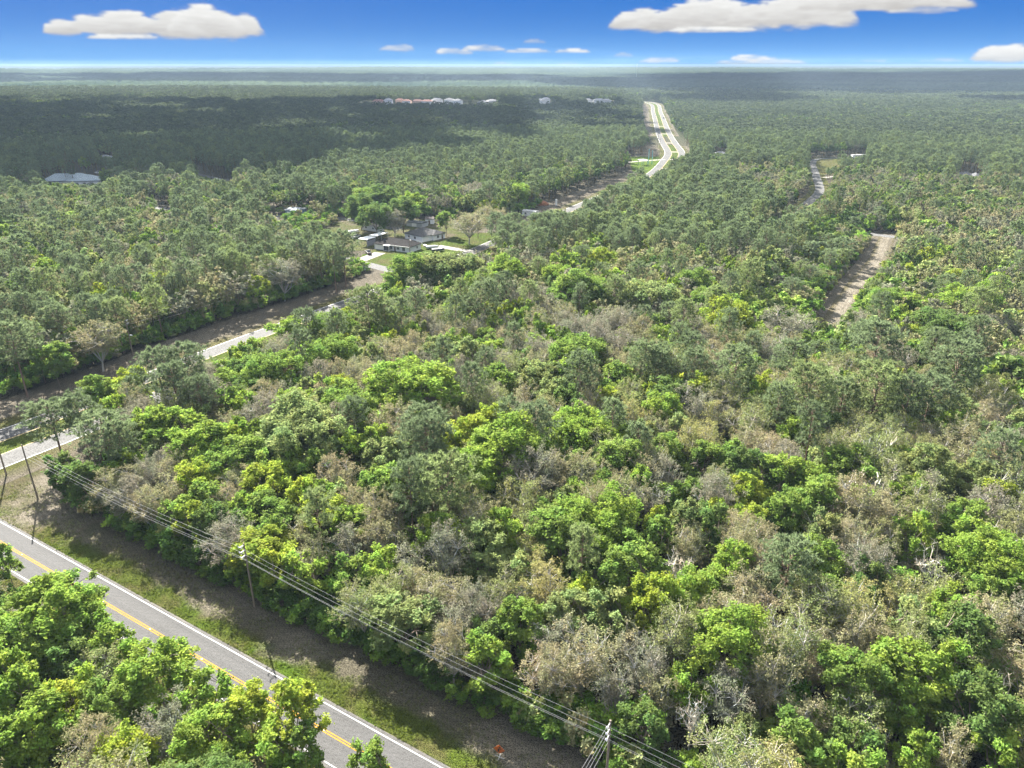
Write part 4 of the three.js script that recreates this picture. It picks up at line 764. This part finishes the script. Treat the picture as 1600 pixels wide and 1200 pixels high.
function wire(label, a, b, sag, r = 0.015) {
  const pts = []; for (let i = 0; i <= 20; i++) { const t = i / 20; pts.push(new THREE.Vector3(lerp(a[0], b[0], t), lerp(a[1], b[1], t) - sag * 4 * t * (1 - t), lerp(a[2], b[2], t))); }
  return tag(mesh('power_line', new THREE.TubeGeometry(new THREE.CatmullRomCurve3(pts), 24, r, 5), wireMat), label, 'power line');
}
const toRoad = Math.atan2(MN[1], -MN[0]);                 // brackets point across the verge to the two-lane road
const p1 = pole('tall dark pole on the sandy verge at the left corner of the wood', -95.4, -126.5, 12.4, toRoad, 0);
const p0 = pole('dark pole cut off by the left edge of the photo, beside the highway', -107.8, -136.1, 12.4, toRoad, 0);
const p2 = pole('grey roadside pole with three white insulator brackets, middle of the wood edge', -41.5, -94.5, 12.3, toRoad, 3);
const p3 = pole('grey pole with many wires at the bottom edge, right of the orange sign', 11.4, -62.6, 10.5, toRoad, 3);
const p4 = [onMain(150, 12)[0], 11, onMain(150, 12)[1]], p5 = [-14.6, 9.8, -21.6];
const LV = ['top', 'second', 'third', 'lowest'];
for (let i = 0; i < 4; i++) {
  const low = (t, k) => [t[0], t[1] - k * 0.0, t[2]];
  wire(LV[i] + ' wire from the left dark pole to the middle roadside pole', [-95.4, 12.2 - i * 0.9, -126.5], p2.tip(i), 0.9);
  wire(LV[i] + ' wire between the middle roadside pole and the pole at the bottom', p2.tip(i), p3.tip(i), 0.9);
  wire(LV[i] + ' wire leaving the bottom pole to the lower right', p3.tip(i), [p4[0], p4[1] - i * 0.95, p4[2]], 1.0);
  wire(LV[i] + ' wire slanting from the bottom pole down across the verge', [p3.tip(i)[0], p3.tip(i)[1] - 0.1, p3.tip(i)[2]], [p5[0] + i * 0.5, p5[1] - i * 0.4, p5[2] + i * 0.3], 0.5);
}
{
  const hd = Math.atan2(0.84, 0.54), L0 = pole('grey pole with small white lamp, against the wood across the highway', -114.2, -206.7, 11.5, -0.5, 2);
  const lamp = mesh('lamp', rbox(0.9, 0.28, 0.45, 0.1, 1.1, 6.6, 0), porcelain, L0.g); mesh('lamp_arm', new THREE.CylinderGeometry(0.04, 0.04, 1.1, 6).rotateZ(1.57).translate(0.55, 6.55, 0), steel, L0.g);
  const a = [-152, 12, -146], b = [-83, 11.5, -262], c = [-56, 11.5, -318];
  for (let i = 0; i < 3; i++) { wire(['upper', 'middle', 'lower'][i] + ' wire along the far-bank wood, left of its lamp pole', [a[0], a[1] - i * 1.3, a[2]], [L0.tip(0)[0], 11.3 - i * 1.3, L0.tip(0)[2]], 0.7); wire(['upper', 'middle', 'lower'][i] + ' wire along the far-bank wood, right of its lamp pole', [L0.tip(0)[0], 11.3 - i * 1.3, L0.tip(0)[2]], [b[0], b[1] - i * 1.3, b[2]], 0.7); }
}
pole('pole standing on the lawn in front of the dark-roofed house', -45.9, -326.7, 10, 2.6, 1);
pole('pole on the lawn edge right of the pale-roofed house', -17.1, -369.5, 9, 2.6, 1);
pole('pole beside the curved residential road at the right', 219.9, -522.3, 9.5, 0.5, 1);
for (const [x, z, h, l] of [[121.5, -679.1, 13, 'pole on the bright lawn by the far highway bend, left one'], [151.6, -786.6, 13, 'pole left of the far highway, in front of the pines'], [167.3, -883.3, 12, 'pole beside the dark car on the far highway'], [140.9, -745.4, 12, 'thin pole on the drive behind the bright lawn']]) pole(l, x, z, h, 0.3, 1);

// orange road-work sign on the verge by the two-lane road
{
  const g = thing('warning_sign', 'orange diamond road-work sign with black mark, on the verge near the bottom', 'sign', [-1.6, 0.03, -66.2], Math.atan2(-MD[1], -MD[0]) + 2.3);
  const plate = new THREE.ExtrudeGeometry(new THREE.Shape([[0, -0.72], [0.72, 0], [0, 0.72], [-0.72, 0]].map(([a, b]) => new THREE.Vector2(a, b))), { depth: 0.03, bevelEnabled: true, bevelSize: 0.02, bevelThickness: 0.005, bevelSegments: 2 }).translate(0, 1.55, 0);
  const p = mesh('panel', plate, std(0.45, 0.10, 0.015, 0.6), g), black = std(0.02, 0.02, 0.02, 0.6);
  mesh('symbol', merge([box(0.2, 0.5, 0.006, -0.08, 1.4, 0.045).rotateZ(0), new THREE.CylinderGeometry(0.12, 0.12, 0.006, 14).rotateX(Math.PI / 2).translate(0.1, 1.9, 0.045), box(0.4, 0.12, 0.006, 0.12, 1.66, 0.0475)]), black, p);
  mesh('stand', merge([box(0.05, 1.0, 0.05, 0, 0.45, -0.05), new THREE.CylinderGeometry(0.025, 0.025, 1.3, 6).rotateZ(1.35).translate(0, 0.15, -0.05), new THREE.CylinderGeometry(0.025, 0.025, 1.3, 6).rotateX(1.35).translate(0, 0.15, 0)]), steel, g);
}

// ------------------------------------------------------------------ buildings
const glass = new THREE.MeshPhysicalMaterial({ color: new THREE.Color().setRGB(0.03, 0.04, 0.05), roughness: 0.08 }), trim = std(0.74, 0.73, 0.70, 0.6);
function hipRoof(w, d, h, over, base, gable = 0) {        // ridge along x
  const W = w / 2 + over, D = d / 2 + over, r = gable ? W : Math.max(0.2, W - D), y0 = base - 0.08, y1 = base + 0.10, y2 = base + h, s = new Soup(), c = [1, 1, 1];
  const a = [[-W, y1, D], [W, y1, D], [W, y1, -D], [-W, y1, -D]], b = a.map(([x, , z]) => [x, y0, z]), R = [r, y2, 0], L = [-r, y2, 0];
  s.quad(a[0], a[1], R, L, c); s.quad(a[2], a[3], L, R, c); s.tri(a[1], a[2], R, c); s.tri(a[3], a[0], L, c);
  for (let i = 0; i < 4; i++) { const j = (i + 1) % 4; s.quad(b[i], b[j], a[j], a[i], c); } s.quad(b[3], b[2], b[1], b[0], c);
  const g = s.geo(); g.deleteAttribute('color'); g.computeVertexNormals(); const p = g.attributes.position, uv = []; for (let i = 0; i < p.count; i++) uv.push(p.getX(i), p.getZ(i) + p.getY(i)); g.setAttribute('uv', new THREE.Float32BufferAttribute(uv, 2)); return g;
}
const shingle = (r, g, b) => std(r, g, b, 0.9, { map: repeat(grainFine, 0.8), bumpMap: repeat(grainFine, 1.6), bumpScale: 0.03 });
function opening(g, wallPart, x, y, z, w, h, turn = 0, kind = 'window') {
  const s = Math.sin(turn), c = Math.cos(turn), put = (geo, out) => geo.rotateY(turn).translate(x + s * out, y, z + c * out);
  if (kind === 'window') { const f = mesh('window', merge([put(box(w + 0.2, 0.1, 0.08, 0, h / 2 + 0.05, 0), 0.04), put(box(w + 0.2, 0.1, 0.1, 0, -h / 2 - 0.05, 0), 0.05), put(box(0.1, h, 0.08, -w / 2 - 0.05, 0, 0), 0.04), put(box(0.1, h, 0.08, w / 2 + 0.05, 0, 0), 0.04), put(box(0.06, h, 0.06, 0, 0, 0), 0.035)]), trim, g); mesh('pane', put(box(w, h, 0.02), 0.015), glass, f); }
  else if (kind === 'door') { const f = mesh('door', put(rbox(w, h, 0.08, 0.01), 0.04), std(0.12, 0.09, 0.07, 0.5), g); mesh('handle', put(box(0.06, 0.14, 0.06, w * 0.38, 0, 0), 0.11), steel, f); }
  else { const f = mesh('garage_door', put(box(w, h, 0.04), 0.02), trim, g); for (let i = 0; i < 4; i++) mesh('panel', put(rbox(w - 0.1, h / 4 - 0.08, 0.03, 0.01, 0, (i - 1.5) * h / 4, 0), 0.05), trim, f); }
}
function house(name, label, cat, x, z, turn, blocks, wallC, roofC, openings = [], chim) {
  const g = thing(name, label, cat, [x, hgt(x, z), z], turn), wm = std(...wallC, 0.85), rm = shingle(...roofC);
  for (const [bx, bz, w, d, h, rh, gable, over] of blocks) { mesh('wall', merge([box(w, h, d, bx, h / 2, bz), box(w + 0.1, 0.3, d + 0.1, bx, 0.1, bz)]), wm, g); const r = mesh('roof', gable === 2 ? hipRoof(d, w, rh, over ?? 0.5, h, 0).rotateY(Math.PI / 2).translate(bx, 0, bz) : hipRoof(w, d, rh, over ?? 0.5, h, gable).translate(bx, 0, bz), rm, g); if (!gable && w > d) mesh('ridge_cap', box(w - d, 0.12, 0.3, bx, h + rh, bz), shingle(roofC[0] * 1.25, roofC[1] * 1.25, roofC[2] * 1.25), r); }
  for (const o of openings) opening(g, null, ...o);
  return g;
}
const HT = -0.478;                                         // turn of the two houses by the highway
{
  const [ax, az] = [-53.7, -343.0], F = 4.6;                // dark-roofed house, its long front to the side street
  const g = house('house', 'long single-storey house with dark brown hip roof and pale front, beside the lawn', 'house', ax - 0.5, az - 4.2, HT, [[0, 0, 19.6, 9.2, 2.7, 2.4, 0], [-7.0, 2.2, 5.6, 6.6, 2.7, 1.7, 2]], [0.58, 0.60, 0.60], [0.026, 0.022, 0.021], [
    [-7.0, 1.2, 5.5, 4.6, 2.2, 0, 'garage'], [3.2, 1.5, F, 1.6, 1.2], [6.4, 1.35, F, 1.5, 1.7], [-0.6, 1.5, F, 1.2, 1.3], [1.4, 1.05, F, 1.0, 2.1, 0, 'door'], [9.8, 1.5, -1.5, 1.2, 1.2, Math.PI / 2]]);
  mesh('porch', merge([box(3.2, 0.14, 1.8, -2.4, 0.1, 5.5), box(0.16, 2.5, 0.16, -1.0, 1.4, 6.3), box(0.16, 2.5, 0.16, -3.9, 1.4, 6.3), box(3.4, 0.14, 2.0, -2.4, 2.62, 5.6)]), trim, g); mesh('porch_shade_panel', box(2.7, 2.3, 0.05, -2.4, 1.3, 6.26), std(0.03, 0.03, 0.035, 0.6), g);  // dark panel stands in for the shade inside the recessed porch
  mesh('gutter', box(13.6, 0.14, 0.14, 3.4, 2.72, 5.2), trim, g);
  mesh('skylight_strip', box(6.5, 0.1, 0.5, 3.0, 4.35, -1.9), trim, g);
}
{
  const [bx, bz] = [-40.1, -363.6];
  const g = house('house', 'white house with pale grey hip roof, behind and right of the dark-roofed house', 'house', bx - 4.5, bz - 7, HT - 0.25, [[0, 0, 13.5, 13.5, 2.8, 2.9, 0], [5.0, -3.5, 5.5, 8.0, 2.7, 1.8, 0]], [0.72, 0.73, 0.74], [0.14, 0.138, 0.138], [
    [-3.5, 1.5, 6.75, 1.4, 1.2], [1.0, 1.5, 6.75, 1.4, 1.2], [6.75, 1.2, 4.2, 2.6, 2.2, Math.PI / 2, 'garage'], [7.75, 1.5, -2.5, 1.4, 1.3, Math.PI / 2], [7.75, 1.05, -5.5, 1.0, 2.1, Math.PI / 2, 'door']]);
}
house('shed', 'grey metal shed with low roof behind the white house', 'shed', -51.6, -401.9, HT, [[0, 0, 10, 6, 2.2, 0.7, 1, 0.2]], [0.38, 0.39, 0.40], [0.20, 0.21, 0.215], [[0, 1.05, 3, 3, 1.9, 0, 'garage']]);
house('shed', 'small white shed by the trees behind the grey metal shed', 'shed', -45.4, -409.0, HT + 0.4, [[0, 0, 4.5, 4, 2.6, 1.1, 1, 0.25]], [0.75, 0.75, 0.75], [0.3, 0.26, 0.24], [[0, 1.05, 2, 1, 2, 0, 'door']]);
house('mobile_home', 'weathered white mobile home under the big oaks behind the houses', 'mobile home', -73.7, -390.0, HT - 0.1, [[0, 0, 12, 4, 2.9, 0.5, 1, 0.15]], [0.6, 0.6, 0.58], [0.5, 0.46, 0.40], [[-3, 1.6, 2, 1.2, 0.9], [2, 1.6, 2, 1.2, 0.9]]);
{
  const [x, z] = [-68.0, -359.3], g = thing('carport', 'white metal carport with dark inside, left of the dark-roofed house', 'carport', [x, 0.05, z], HT);
  mesh('roof', merge([box(5.2, 0.12, 7, 0, 3.5, 5), box(4.6, 0.12, 10, 0.6, 3.9, -3.6)]), std(0.78, 0.78, 0.78, 0.4), g);
  for (const [px, pz, h] of [[-2.4, 8.2, 3.5], [2.4, 8.2, 3.5], [-2.4, 1.8, 3.5], [2.4, 1.8, 3.5], [-1.5, -8.2, 3.9], [2.7, -8.2, 3.9]]) mesh('post', box(0.14, h, 0.14, px, h / 2, pz), steel, g);
  mesh('side_panel', box(0.06, 2.6, 6.6, 2.45, 1.5, 5), std(0.2, 0.2, 0.21, 0.6), g);
}
house('shop_building', 'wide building with two grey-blue hip roofs and white walls, far left in the woods', 'building', -319.2, -549.1, 0.22, [[-8, -5, 24, 15, 4, 4.2, 0, 0.8], [9, 0, 20, 13, 4, 3.4, 0, 0.8], [2, -8, 12, 9, 5.6, 2.2, 0, 0.5]], [0.75, 0.75, 0.73], [0.42, 0.50, 0.55], [[4, 1.9, 6.5, 2, 1.6], [9, 1.9, 6.5, 2, 1.6], [14, 1.9, 6.5, 2, 1.6], [19, 1.6, -1, 1.2, 2.4, Math.PI / 2, 'door'], [-14, 1.9, 2.5, 2, 1.6], [-9, 1.9, 2.5, 2, 1.6]]);
house('house', 'small pale house half hidden in shaded trees beyond the grey-blue roofs', 'house', -374.0, -703.2, 0.1, [[0, 0, 11, 8, 3, 2.2, 0]], [0.6, 0.6, 0.6], [0.3, 0.32, 0.34], [[-2, 1.6, 4, 1.5, 1.2], [2.5, 1.6, 4, 1.5, 1.2]]);
house('shed', 'blue shed with a pale flat roof at the back street', 'shed', -126.2, -433.8, -0.4, [[0, 0, 8, 9, 3.4, 0.7, 1, 0.4]], [0.12, 0.19, 0.30], [0.52, 0.56, 0.60], [[-1.5, 1.3, 4.5, 2.6, 2.4, 0, 'garage'], [2.6, 1.05, 4.5, 0.95, 2.1, 0, 'door']]);
house('house', 'grey-roofed house with a white gable among trees at the far right', 'house', 349.6, -578.7, 0.35, [[-3, -3, 15, 9, 3, 2.8, 0], [4.5, 1.5, 8, 8, 3, 2.4, 2]], [0.7, 0.71, 0.72], [0.2, 0.2, 0.21], [[4.5, 1.3, 5.5, 4.4, 2.3, 0, 'garage'], [-4, 1.6, 1.5, 1.6, 1.3]]);
house('house', 'white house seen through trees right of the far highway bend', 'house', 198.4, -729.0, 0.3, [[0, 0, 14, 9, 3, 2.6, 0]], [0.75, 0.75, 0.74], [0.36, 0.36, 0.37], [[-3, 1.6, 4.5, 1.5, 1.2], [3, 1.6, 4.5, 1.5, 1.2]]);
house('mobile_home', 'white mobile home by the clearing beside the curved residential road', 'mobile home', 327.4, -723.7, 0.1, [[0, 0, 13, 4.2, 3, 0.6, 1, 0.15]], [0.78, 0.78, 0.77], [0.62, 0.62, 0.6], [[-3, 1.7, 2.1, 1.4, 1], [2.5, 1.7, 2.1, 1.4, 1]]);
house('mobile_home', 'white flat-roofed trailer home on the highway bank before the reddish mound', 'mobile home', 10.8, -431.8, -0.6, [[0, 0, 9, 4.5, 2.8, 0.4, 1, 0.2]], [0.72, 0.72, 0.7], [0.7, 0.7, 0.68], [[-2, 1.5, 2.25, 1.3, 1]]);
{
  const [x, z] = [114.9, -669.8], g = thing('canopy', 'white canopy roof on teal posts beside the far highway lawn', 'canopy', [x, 0, z], 0.3), teal = std(0.10, 0.34, 0.36, 0.5);
  mesh('roof', rbox(6, 0.35, 8, 0.1, 0, 4.4, 0), std(0.78, 0.78, 0.77, 0.5), g); for (const [a, b] of [[-2.6, -3.6], [2.6, -3.6], [-2.6, 3.6], [2.6, 3.6]]) mesh('post', cyl(0.18, 0.18, 4.3, 10, a, 0, b), teal, g);
  mesh('sign_mast', merge([cyl(0.3, 0.25, 13, 10, 7, 0, -3), cyl(0.3, 0.25, 12, 10, 9.5, 0, -1)]), teal, g);
}
{                                                        // the settlement beyond the cloud's shade
  const rng = rngOf(501), spots = [604, 618, 632, 646, 660, 674, 690, 706, 722, 758, 772, 842, 850, 910, 926, 940], ord = ['first', 'second', 'third', 'fourth', 'fifth', 'sixth', 'seventh', 'eighth', 'ninth', 'tenth', 'eleventh', 'twelfth', 'thirteenth', 'fourteenth', 'fifteenth', 'sixteenth'];
  spots.forEach((px, i) => {
    const x = (px - 800) * 1.46 + (rng() - 0.5) * 6, z = -1664 - rng() * 55, warm = i < 9 ? rng() : 0, wall = warm > 0.6 ? [0.62, 0.42, 0.32] : [0.74, 0.72, 0.7], roof = warm > 0.3 ? [0.42, 0.24, 0.2] : [0.55, 0.54, 0.54], w = 17 + rng() * 9;
    house('house', (i === 0 ? 'leftmost' : i === 15 ? 'rightmost' : ord[i] + ' from left') + (warm > 0.3 ? ' far house with reddish roof in' : ' far pale house in') + ' the settlement beyond the woods', 'house', x, z, (rng() - 0.5) * 0.6, [[0, 0, w, 12, 6 + 4 * rng(), 4, rng() < 0.4 ? 2 : 0]], wall, roof, [[-w * 0.28, 4, 6, 1.8, 1.6], [w * 0.1, 4, 6, 1.8, 1.6], [w * 0.32, 1.2, 6, 1.1, 2.2, 0, 'door']]);
  });
}
// reddish mound of earth on the highway bank, white cabinet beside it
{
  const g = new THREE.SphereGeometry(1, 24, 12), p = g.attributes.position; for (let i = 0; i < p.count; i++) { const f = 0.8 + 0.4 * fbm(p.getX(i) * 2 + 9, p.getZ(i) * 2 + p.getY(i) + 9, 3, 5); p.setXYZ(i, p.getX(i) * 6 * f, Math.max(-0.1, p.getY(i)) * 2.6 * f, p.getZ(i) * 4 * f); } g.computeVertexNormals();
  const m = mesh('dirt_mound', g, std(0.38, 0.17, 0.09, 0.95, { map: repeat(grainFine, 3) })); const [x, z] = [17.3, -468.4]; m.position.set(x, 0.0, z); tag(m, 'reddish mound of earth on the far bank of the highway', 'mound');
  const c = thing('utility_box', 'slim white utility box standing on the far bank, right of the reddish mound', 'utility box', [27.6, -466.1].reduce((a, v, i) => (i ? [a[0], 0, v] : [v]), []), 0.4); mesh('cabinet', rbox(1.1, 3.6, 0.9, 0.06, 0, 1.9, 0), trim, c); mesh('base', box(1.4, 0.2, 1.2, 0, 0.1, 0), std(0.4, 0.4, 0.4), c);
}
{                                                        // radio mast on the horizon
  const x = 776, z = -4971, g = thing('radio_mast', 'thin radio mast standing up at the horizon', 'mast', [x, hgt(x, z) - 2, z]), s = [], H = 92;
  for (let i = 0; i < 3; i++) { const a = i * 2.094; s.push(cyl(0.55, 0.4, H, 6, Math.cos(a) * 1.6, 0, Math.sin(a) * 1.6)); }
  mesh('mast', merge(s), steel, g); const b = []; for (let y = 3; y < H; y += 5) b.push(new THREE.TorusGeometry(1.6, 0.25, 4, 3).rotateX(Math.PI / 2).translate(0, y, 0)); mesh('bracing', merge(b), steel, g);
}

// ------------------------------------------------------------------ vehicles
const tyreMat = std(0.02, 0.02, 0.02, 0.9), rimMat = std(0.5, 0.5, 0.52, 0.35, { metalness: 0.6 }), lampMat = std(0.75, 0.75, 0.72, 0.2), tailMat = std(0.4, 0.02, 0.02, 0.3);
function car(name, label, cat, x, z, turn, color, kind = 'car', y = 0.09) {
  const g = thing(name, label, cat, [x, hgt(x, z) + y, z], turn), paint = new THREE.MeshPhysicalMaterial({ color: new THREE.Color().setRGB(...color), roughness: 0.35, clearcoat: 0.7, clearcoatRoughness: 0.1 });
  const L = kind === 'pickup' ? 5.6 : 4.7, W = 1.9, sh = (pts) => new THREE.Shape(pts.map(([a, b]) => new THREE.Vector2(a, b)));
  const ext = (shape, w, bev) => new THREE.ExtrudeGeometry(shape, { depth: w - 2 * bev, bevelEnabled: true, bevelSize: bev, bevelThickness: bev, bevelSegments: 2 }).translate(0, 0, -(w - 2 * bev) / 2);
  const body = kind === 'pickup' ? [[-2.7, 0.4], [2.7, 0.4], [2.75, 0.75], [2.6, 1.0], [1.1, 1.12], [-2.7, 1.1]] : [[-2.3, 0.38], [2.25, 0.38], [2.3, 0.7], [2.1, 0.92], [0.9, 1.02], [-2.2, 1.05], [-2.35, 0.8]];
  const top = kind === 'pickup' ? [[-0.75, 1.1], [1.15, 1.1], [0.5, 1.78], [-0.6, 1.8]] : kind === 'suv' ? [[-2.2, 1.03], [0.95, 1.0], [0.25, 1.62], [-1.9, 1.66]] : [[-1.8, 1.03], [0.9, 1.0], [0.2, 1.45], [-1.1, 1.47]];
  mesh('body', ext(sh(body), W, 0.07), paint, g); mesh('window', ext(sh(top), W - 0.22, 0.05), glass, g);
  const xs = top.map((p) => p[0]).slice(2), yt = Math.max(...top.map((p) => p[1])); mesh('roof', rbox(Math.abs(xs[0] - xs[1]) + 0.1, 0.07, W - 0.3, 0.03, (xs[0] + xs[1]) / 2, yt + 0.04, 0), paint, g);
  if (kind === 'pickup') mesh('bed', box(1.75, 0.04, 1.55, -1.75, 1.18, 0), std(0.05, 0.05, 0.05), g);
  for (const sx of [-1, 1]) for (const sz of [-1, 1]) { const w = mesh('wheel', new THREE.CylinderGeometry(0.36, 0.36, 0.24, 18).rotateX(Math.PI / 2).translate(sx * L * 0.31, 0.36, sz * (W / 2 - 0.1)), tyreMat, g); mesh('rim', new THREE.CylinderGeometry(0.21, 0.21, 0.02, 14).rotateX(Math.PI / 2).translate(sx * L * 0.31, 0.36, sz * (W / 2 + 0.025)), rimMat, w); }
  for (const sz of [-1, 1]) { mesh('headlight', rbox(0.1, 0.16, 0.36, 0.03, kind === 'pickup' ? 2.72 : 2.28, 0.78, sz * 0.68), lampMat, g); mesh('tail_light', rbox(0.08, 0.2, 0.26, 0.03, kind === 'pickup' ? -2.78 : -2.36, 0.85, sz * 0.76), tailMat, g); }
  return g;
}
car('parked_car', 'silver sport utility car parked on the grass by the side street', 'car', -64.3, -307.4, 2.5, [0.55, 0.57, 0.59], 'suv', 0.03);
car('pickup_truck', 'black pickup truck on the concrete driveway of the dark-roofed house', 'pickup truck', -66.5, -336.5, 2.0, [0.02, 0.02, 0.023], 'pickup');
car('moving_car', 'dark car on the left carriageway of the far highway', 'car', 189.1, -996.1, -1.4, [0.03, 0.03, 0.035], 'suv');
car('moving_car', 'dark car on the right carriageway of the far highway', 'car', 247.5, -1274.6, 1.75, [0.025, 0.025, 0.03], 'suv');
car('parked_car', 'white car standing on the shaded lane in the left woods', 'car', -224.3, -575.3, 0.8, [0.75, 0.76, 0.77], 'suv');
car('parked_car', 'dark car beside the blue shed', 'car', -125.0, -423.9, 0.6, [0.04, 0.045, 0.05]);
car('delivery_van', 'white van beside the building with grey-blue roofs', 'van', -335.6, -615.3, 1.0, [0.78, 0.78, 0.78], 'suv');
car('parked_car', 'white car beside the back street behind the left wood', 'car', -103.3, -393.3, 0.5, [0.75, 0.75, 0.74], 'suv', 0.05);
car('pickup_truck', 'white pickup among the clutter left of the carport', 'pickup truck', -79.1, -371.1, 1.1, [0.74, 0.74, 0.73], 'pickup', 0.05);
function boat(label, x, z, turn, hullC, inC) {
  const g = thing('boat', label, 'boat', [x, 0.05, z], turn), s = new THREE.Shape(); s.moveTo(-2.8, -0.95); s.lineTo(1.2, -0.95); s.quadraticCurveTo(2.6, -0.6, 3.1, 0); s.quadraticCurveTo(2.6, 0.6, 1.2, 0.95); s.lineTo(-2.8, 0.95); s.closePath();
  mesh('hull', new THREE.ExtrudeGeometry(s, { depth: 0.7, bevelEnabled: true, bevelSize: 0.12, bevelThickness: 0.12, bevelSegments: 2 }).rotateX(-Math.PI / 2).translate(0, 0.55, 0), std(...hullC, 0.3), g);
  mesh('deck', new THREE.ExtrudeGeometry(s, { depth: 0.05, bevelEnabled: false }).scale(0.85, 0.8, 1).rotateX(-Math.PI / 2).translate(-0.1, 1.385, 0), std(...inC, 0.6), g); mesh('outboard_motor', rbox(0.45, 0.9, 0.4, 0.08, -3.15, 1.2, 0), tyreMat, g);
  const t = mesh('trailer', merge([box(5.6, 0.1, 0.12, 0.6, 0.4, 0.6), box(5.6, 0.1, 0.12, 0.6, 0.4, -0.6), box(0.12, 0.12, 1.9, -0.9, 0.35, 0)]), steel, g); for (const sz of [-1, 1]) mesh('wheel', new THREE.CylinderGeometry(0.3, 0.3, 0.2, 14).rotateX(Math.PI / 2).translate(-0.9, 0.3, sz * 1.05), tyreMat, t);
}
boat('dark boat on a trailer, nearer of two between the two houses', -34.9, -341.7, 0.35, [0.03, 0.035, 0.04], [0.45, 0.45, 0.43]);
boat('grey boat on a trailer, farther of two between the two houses', -38.2, -347.6, 0.3, [0.4, 0.42, 0.42], [0.25, 0.27, 0.25]);
boat('white boat on a trailer left of the mobile home', -82.9, -383.5, 0.7, [0.75, 0.75, 0.74], [0.5, 0.5, 0.5]);
{                                                        // garden things between the houses
  const [x, z] = [-42.1, -352.3], t = thing('patio_table', 'white round garden table in the yard between the two houses', 'table', [x, 0.05, z]); mesh('table_top', cyl(0.8, 0.8, 0.06, 20, 0, 0.72, 0), trim, t); for (const a of [0, 1.57, 3.14, 4.71]) mesh('leg', cyl(0.04, 0.04, 0.72, 6, Math.cos(a) * 0.55, 0, Math.sin(a) * 0.55), trim, t);
  const [fx, fz] = [-45.7, -359.3], f = thing('picket_fence', 'low white picket fence in front of the white house', 'fence', [fx, 0.05, fz], HT - 0.6);
  for (let i = 0; i < 22; i++) mesh('picket', box(0.14, 1.1, 0.04, -4.2 + i * 0.4, 0.6, 0.05), trim, f); mesh('rail', merge([box(8.6, 0.1, 0.05, 0, 0.35, 0), box(8.6, 0.1, 0.05, 0, 0.9, 0)]), trim, f);
  const [mx, mz] = [-23.1, -340.4], m = thing('mailbox', 'dark mailbox on a post at the end of the white house driveway', 'mailbox', [mx, 0.05, mz]); mesh('post', box(0.14, 1.2, 0.14, 0, 0.6, 0), std(0.1, 0.07, 0.05), m); mesh('box', rbox(0.55, 0.35, 0.3, 0.08, 0, 1.35, 0), std(0.03, 0.03, 0.03, 0.4), m);
}


renderer.render(scene, camera);
